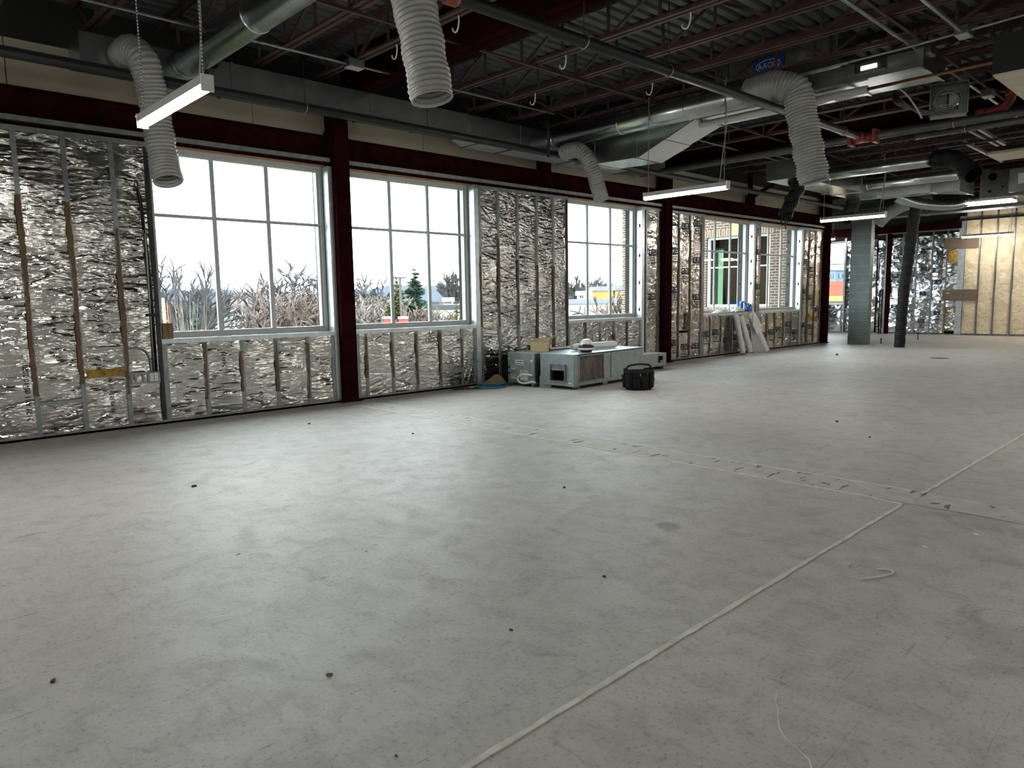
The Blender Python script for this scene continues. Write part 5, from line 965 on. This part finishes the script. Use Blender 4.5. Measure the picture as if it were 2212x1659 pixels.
bare_tree(378, 548, 40, .75, 'bark_gray', 'bare tree at the left edge of the first window', 11)
bare_tree(398, 562, 30, .35, 'bark_gray', 'slim bare tree rising behind the brush in the first window', 12, depth=5)
bare_tree(602, 557, 46, .85, 'bark_gray', 'large spreading bare tree in the right half of the first window', 13, depth=6)
bare_tree(632, 600, 38, .95, 'twig_tan', 'low tangled bare tree below the large one', 14, stems=2, depth=6)
bare_tree(690, 585, 64, .8, 'bark_gray', 'bare tree cut off by the right frame of the first window', 15)
bare_tree(800, 583, 55, .85, 'bark_gray', 'bare round tree at the left of the second window', 16, depth=6)
bare_tree(790, 625, 48, .95, 'bark_pale', 'pale tangled bare tree at the left of the second window', 17, stems=3)
bare_tree(985, 582, 100, .28, 'bark_gray', 'narrow upright bare tree at the right of the second window', 18)
bare_tree(915, 640, 34, 1., 'twig_tan', 'low reddish bare tree before the spruces', 19, stems=3, depth=6)
bare_tree(960, 672, 26, 1.1, 'bark_gray', 'low bare tree before the white building', 20, stems=2, depth=5)
bare_tree(1252, 592, 98, .5, 'bark_gray', 'ragged bare tree at the left of the third window', 21, depth=5)
bare_tree(1290, 597, 125, .75, 'bark_gray', 'bare tree above the brick block in the third window', 22)
bare_tree(1236, 618, 105, .9, 'bark_gray', 'low bare tree behind the rooftop machine', 23)
bare_tree(1346, 610, 40, .9, 'twig_tan', 'thin bare branches before the low white building', 24, depth=5)
for i, (u, v, d, n_, lb) in enumerate([(398, 628, 17, 60, 'clump of pale bare brush stems in the first window')]):
    p0 = at(u, 712, d); p0.z = GZ; H = at(u, v, d).z-GZ; rs = random.Random(5); t = thing('brush_clump', p0, lb, 'shrub')
    for k in range(n_):
        a = rs.uniform(0, 6.28); b0 = p0+Vector((rs.gauss(0, .16), rs.gauss(0, .16), 0)); e = p0+Vector((rs.gauss(0, .33), rs.gauss(0, .33), H*rs.uniform(.72, 1.))); mb = MB(); limb(mb, b0, (b0+e)/2+Vector((rs.gauss(0, .05), rs.gauss(0, .05), 0)), .022, .016, 4); limb(mb, (b0+e)/2, e, .016, .004, 3); mb.build('stem', 'bark_pale', t)
def spruce(u, vtop, d, wpx, mat, label, seed):
    rs = random.Random(seed); tp2 = at(u, vtop, d); base = Vector((tp2.x, tp2.y, GZ)); H = tp2.z-GZ; Rm = wpx/2*d/FPX*1.0
    t = thing('spruce', base, label, 'tree', 'evergreen trees'); MB().tube([base, base+Vector((0, 0, H*.97))], [.02*H, .004*H], 7).build('trunk', 'bark_gray', t, True)
    mb = MB(); n_ = 30
    for i in range(n_):
        f = (i+.5)/n_; z = GZ+H*(1-f*.92); R0 = Rm*(.08+.92*f**.85)
        for j in range(int(6+10*f)):
            a = rs.uniform(0, 6.283); R1 = R0*rs.uniform(.6, 1.12); dv = Vector((math.cos(a), math.sin(a), 0)); sd = Vector((-dv.y, dv.x, 0)); c0 = Vector((base.x, base.y, z+rs.uniform(-.3, .3)*H/n_))
            for s in range(5):
                g = .15+.2*s; c = c0+dv*R1*g+Vector((0, 0, -R1*.28*g+.14*R1*g*g)); w0 = R1*.26*(1.25-g*.6)
                for q2 in (-1, 1): mb.add([c-dv*w0*.9, c+sd*q2*w0*1.8+dv*w0*.8+Vector((0, 0, -w0*rs.uniform(.4, 1.5))), c+dv*w0*1.6+Vector((0, 0, w0*rs.uniform(-.3, .5)))], [(0, 1, 2)])
                mb.add([c-dv*w0, c+dv*w0*.6+Vector((0, 0, -w0*1.6)), c+dv*w0*1.5], [(0, 1, 2)]); mb.add([c-sd*w0*1.2, c+sd*w0*1.2, c+Vector((0, 0, -w0*1.7))], [(0, 1, 2)])
    mb.lathe(base, [(Rm*.45, H*.1), (Rm*.36, H*.35), (Rm*.2, H*.65), (.02, H*.94)], 9)
    mb.build('needles', mat, t); return t
spruce(895, 578, 46, 125, 'needle_green', 'tall green spruce in the middle of the second window', 31); spruce(856, 596, 42, 110, 'needle_gold', 'yellowish spruce left of the taller one', 32)
spruce(985, 640, 30, 60, 'needle_gold', 'small yellowish conifer at the right of the second window', 33); spruce(418, 640, 24, 50, 'needle_green', 'dark conifer beside the pale brush', 34)
spruce(775, 678, 24, 80, 'needle_green', 'low green conifer at the left bottom of the second window', 35); spruce(812, 684, 22, 80, 'needle_green', 'low green conifer before the cream building', 36)
def lamp_post(u, vtop, d, label, arm=True, globe=False):
    p = at(u, vtop, d); t = thing('lamp_post', (p.x, p.y, GZ), label, 'lamp post', 'outdoor lamp posts'); r = .065*d/40
    MB().tube([(p.x, p.y, GZ), (p.x, p.y, p.z)], r, 8).build('pole', 'roof_dark', t, True)
    s = Vector((fwd.y, -fwd.x, 0)).normalized()
    if arm: MB().bar(Vector(p)-s*.35*d/40, Vector(p)+s*.35*d/40, .16*d/40, .07*d/40).build('lamp_head', 'roof_dark', t)
    if globe: MB().lathe(p, [(.02, 0), (.09*d/40, .04), (.1*d/40, .12), (.05*d/40, .2)], 10).build('globe', 'trim_pale', t, True)
lamp_post(478, 634, 45, 'dark lamp post with a flat head in the first window'); lamp_post(531, 652, 40, 'lamp post with a white globe in the first window', False, True); lamp_post(864, 600, 40, 'dark lamp post before the spruces in the second window')
def block(name, u0, u1, vt, d, dep, mat, label, wins=(), roof='roof_dark', oh=.15, zb=None, cat='building'):
    """building whose front spans pixels u0..u1 at depth d"""
    a, b = at(u0, vt, d), at(u1, vt, d); zt = (a.z+b.z)/2; a.z = b.z = 0; ex = (b-a).normalized(); ey = Vector((-ex.y, ex.x, 0)); L = (b-a).length
    if ey.dot(a) < 0: ey = -ey
    M = Matrix((ex, ey, Vector((0, 0, 1)))).transposed().to_4x4(); M.translation = a; z0 = GZ if zb is None else zb
    t = thing(name, a+Vector((0, 0, z0)), label, cat); MB().box(0, L, 0, dep, z0, zt, M).build('wall', mat, t); MB().box(-oh, L+oh, -oh, dep+oh, zt, zt+.006*d*min(1, oh/.06), M).build('roof_edge', roof, t)
    for (f0, f1, w0, w1) in wins:
        w_ = MB().box(L*f0, L*f1, -.06, .02, z0+(zt-z0)*w0, z0+(zt-z0)*w1, M).build('window', 'glass_dark', t); MB().box(L*(f0+f1)/2-.03, L*(f0+f1)/2+.03, -.09, -.06, z0+(zt-z0)*w0, z0+(zt-z0)*w1, M).build('mullion', 'trim_pale', w_) 
    return t, M, L, zt
block('cream_building', 798, 838, 663, 60, 8, 'facade_cream', 'small cream building behind the conifers in the second window', ((.08, .22, .3, .75), (.35, .5, .2, .75)))
_, _, _, zwh = block('white_building', 925, 1010, 668, 70, 20, 'facade_white', 'low white flat roofed building in the second window', ())
block('brick_store', 928, 946, 661, 74, 4, 'facade_red', 'small dark brick block on the white building roof line', (), zb=zwh+.45)
block('roof_machine', 958, 976, 652, 80, 2, 'trim_pale', 'pale rooftop machine in the second window', ((.1, .45, .3, .9), (.55, .9, .3, .9)), 'trim_pale', zb=zwh+.45)
for i, (u, lb) in enumerate([((828, 842), 'red brick gate pier with a white cap left of the muntin'), ((861, 877), 'red brick gate pier with a white cap right of the muntin')]): block('gate_pier', u[0], u[1], 689, 30, .5, 'facade_red', lb, (), 'trim_pale', .03, cat='gate pier')
ob_, _, _, zoff = block('office_block', 1205, 1372, 656, 62, 25, 'facade_white', 'long low white building with square windows in the third window', ((.24, .33, .45, .68), (.41, .5, .45, .68), (.68, .77, .45, .68)), 'roof_gray')
block('brick_block', 1287, 1325, 628, 66, 6, 'facade_orange', 'orange brick block rising above the white building', (), 'roof_gray', zb=zoff+.4); block('cream_block', 1328, 1372, 627, 68.5, 6, 'facade_cream', 'cream block beside the orange brick block', (), 'roof_gray', zb=zoff+.4)
block('roof_machine', 1252, 1275, 638, 64, 2.5, 'trim_pale', 'pale rooftop machine on the white building in the third window', ((.05, .3, .3, .9),), 'trim_pale', zb=zoff+.4)
p = at(510, 716, 55); t = thing('cupola', (p.x, p.y, GZ), 'small white pointed cupola below the lamp posts in the first window', 'cupola'); zz_ = [at(510, v_, 55).z-GZ for v_ in (705, 703, 697, 693, 690)]
MB().lathe((p.x, p.y, GZ), [(.33, 0), (.33, zz_[0]), (.4, zz_[1]), (.18, zz_[2]), (.13, zz_[3])], 10).build('tower', 'facade_white', t); MB().lathe((p.x, p.y, GZ+zz_[3]), [(.08, 0), (.02, zz_[4]-zz_[3])], 8).build('finial', 'roof_dark', t)
block('house', 500, 516, 656, 160, 8, 'facade_white', 'pale house among the woods in the first window', (), 'trim_pale', zb=-6, cat='house'); block('house', 446, 462, 663, 150, 8, 'facade_white', 'small pale house left of the lamp post in the first window', (), 'trim_pale', zb=-6, cat='house')
t = thing('safety_fence', at(352, 712, 14), 'orange plastic mesh and stake at the left edge of the first window', 'fence'); a = at(349, 700, 14); 
for k in range(4): MB().bar((a.x+.05*k, a.y+.02*k, 0.2), (a.x+.05*k, a.y+.02*k, at(352, 655, 14).z), .02, .012).build('mesh_strip', 'snow_fence_orange', t)
for k in range(5): MB().bar((a.x-.02, a.y, .35+.2*k), (a.x+.16, a.y+.06, .35+.2*k), .03, .012).build('mesh_strip', 'snow_fence_orange', t)
MB().bar((a.x+.1, a.y, GZ), (a.x+.06, a.y, at(352, 655, 14).z+.1), .04).build('stake', 'cardboard_pale', t)
def car(u, v, d, label, s=1.):
    p = at(u, v, d); ex = Vector((rt.x, rt.y, 0)).normalized(); ey = Vector((-ex.y, ex.x, 0)); M = Matrix((ex, ey, Vector((0, 0, 1)))).transposed().to_4x4(); M.translation = (p.x, p.y, GZ); t = thing('parked_car', (p.x, p.y, GZ), label, 'car', 'parked cars')
    prof = [(-2.1, .35), (-2.15, .8), (-1.5, .95), (-.9, 1.45), (.6, 1.48), (1.3, .98), (2.1, .85), (2.2, .4)]
    def ext(pr, y0, y1): 
        k = len(pr); return MB().add([M @ Vector((a, y, b)) for y in (y0, y1) for a, b in pr], [(i, (i+1) % k, k+(i+1) % k, k+i) for i in range(k)] + [tuple(range(k))[::-1], tuple(range(k, 2*k))])
    ext(prof, -.85, .85).build('body', 'car_paint', t); ext([(-1.3, .98), (-.85, 1.4), (.55, 1.42), (1.1, .98)], -.87, .87).build('side_window', 'glass_dark', t)
    for a in (-1.35, 1.35): MB().lathe(M @ Vector((a, -.8, .33)), [(.33, 0), (.33, .15)], 14, M.to_3x3().to_4x4() @ Matrix.Rotation(R_(90), 4, 'X')).build('wheel', 'black_plastic', t)
car(1237, 688, 44, 'dark car parked at the left bottom of the third window'); car(1297, 690, 50, 'blue grey car parked under the middle of the third window')
# buildings seen through the far window
def facade_rows(t, M, L, z0, z1, nx, nz, mat='glass_dark', m0=.1):
    for i in range(nx):
        for k in range(nz):
            x0 = L*(m0+(1-2*m0)*(i+.15)/nx); x1 = L*(m0+(1-2*m0)*(i+.75)/nx); a = z0+(z1-z0)*(k+.25)/nz; b = z0+(z1-z0)*(k+.8)/nz
            w_ = MB().box(x0, x1, -.12, .05, a, b, M).build('window', mat, t); MB().box((x0+x1)/2-.06, (x0+x1)/2+.06, -.18, -.1, a, b, M).build('mullion', 'trim_pale', w_)
t, M, L, zt = block('apartment_block', 1783, 1806, 584, 110, 12, 'facade_blue', 'blue apartment block with gables seen through the far window', (), 'trim_pale'); facade_rows(t, M, L, at(1795, 634, 110).z, zt-.3, 4, 3)
MB().add([M @ Vector(p) for p in ((0, -.2, zt), (L, -.2, zt), (L/2, -.2, zt+L*.28), (0, 12, zt), (L, 12, zt), (L/2, 12, zt+L*.28))], [(0, 1, 2), (3, 5, 4), (0, 2, 5, 3), (1, 4, 5, 2)]).build('gable_roof', 'roof_gray', t)
t, M, L, zt = block('apartment_block', 1806, 1850, 584, 113, 12, 'facade_blue', 'blue apartment wing with flat eaves seen through the far window', (), 'trim_pale'); facade_rows(t, M, L, at(1820, 634, 113).z, zt-.3, 4, 3)
MB().add([M @ Vector(p) for p in ((-.3, -.3, zt), (L+.3, -.3, zt), (L+.3, 6, zt+2.), (-.3, 6, zt+2.), (-.3, 12, zt), (L+.3, 12, zt))], [(0, 1, 2, 3), (3, 2, 5, 4), (0, 3, 4), (1, 5, 2)]).build('sloped_roof', 'roof_gray', t)
t, M, L, zt = block('orange_store', 1775, 1855, 617, 70, 14, 'facade_orange', 'orange and red store building below the apartment block', (), 'facade_red'); hh_ = zt-GZ
for f0, f1, m_ in ((.86, 1., 'facade_red'), (.45, .58, 'facade_red'), (.2, .4, 'facade_cream')): MB().box(-.02, L+.02, -.12, 0, GZ+hh_*f0, GZ+hh_*f1, M).build('band', m_, t)
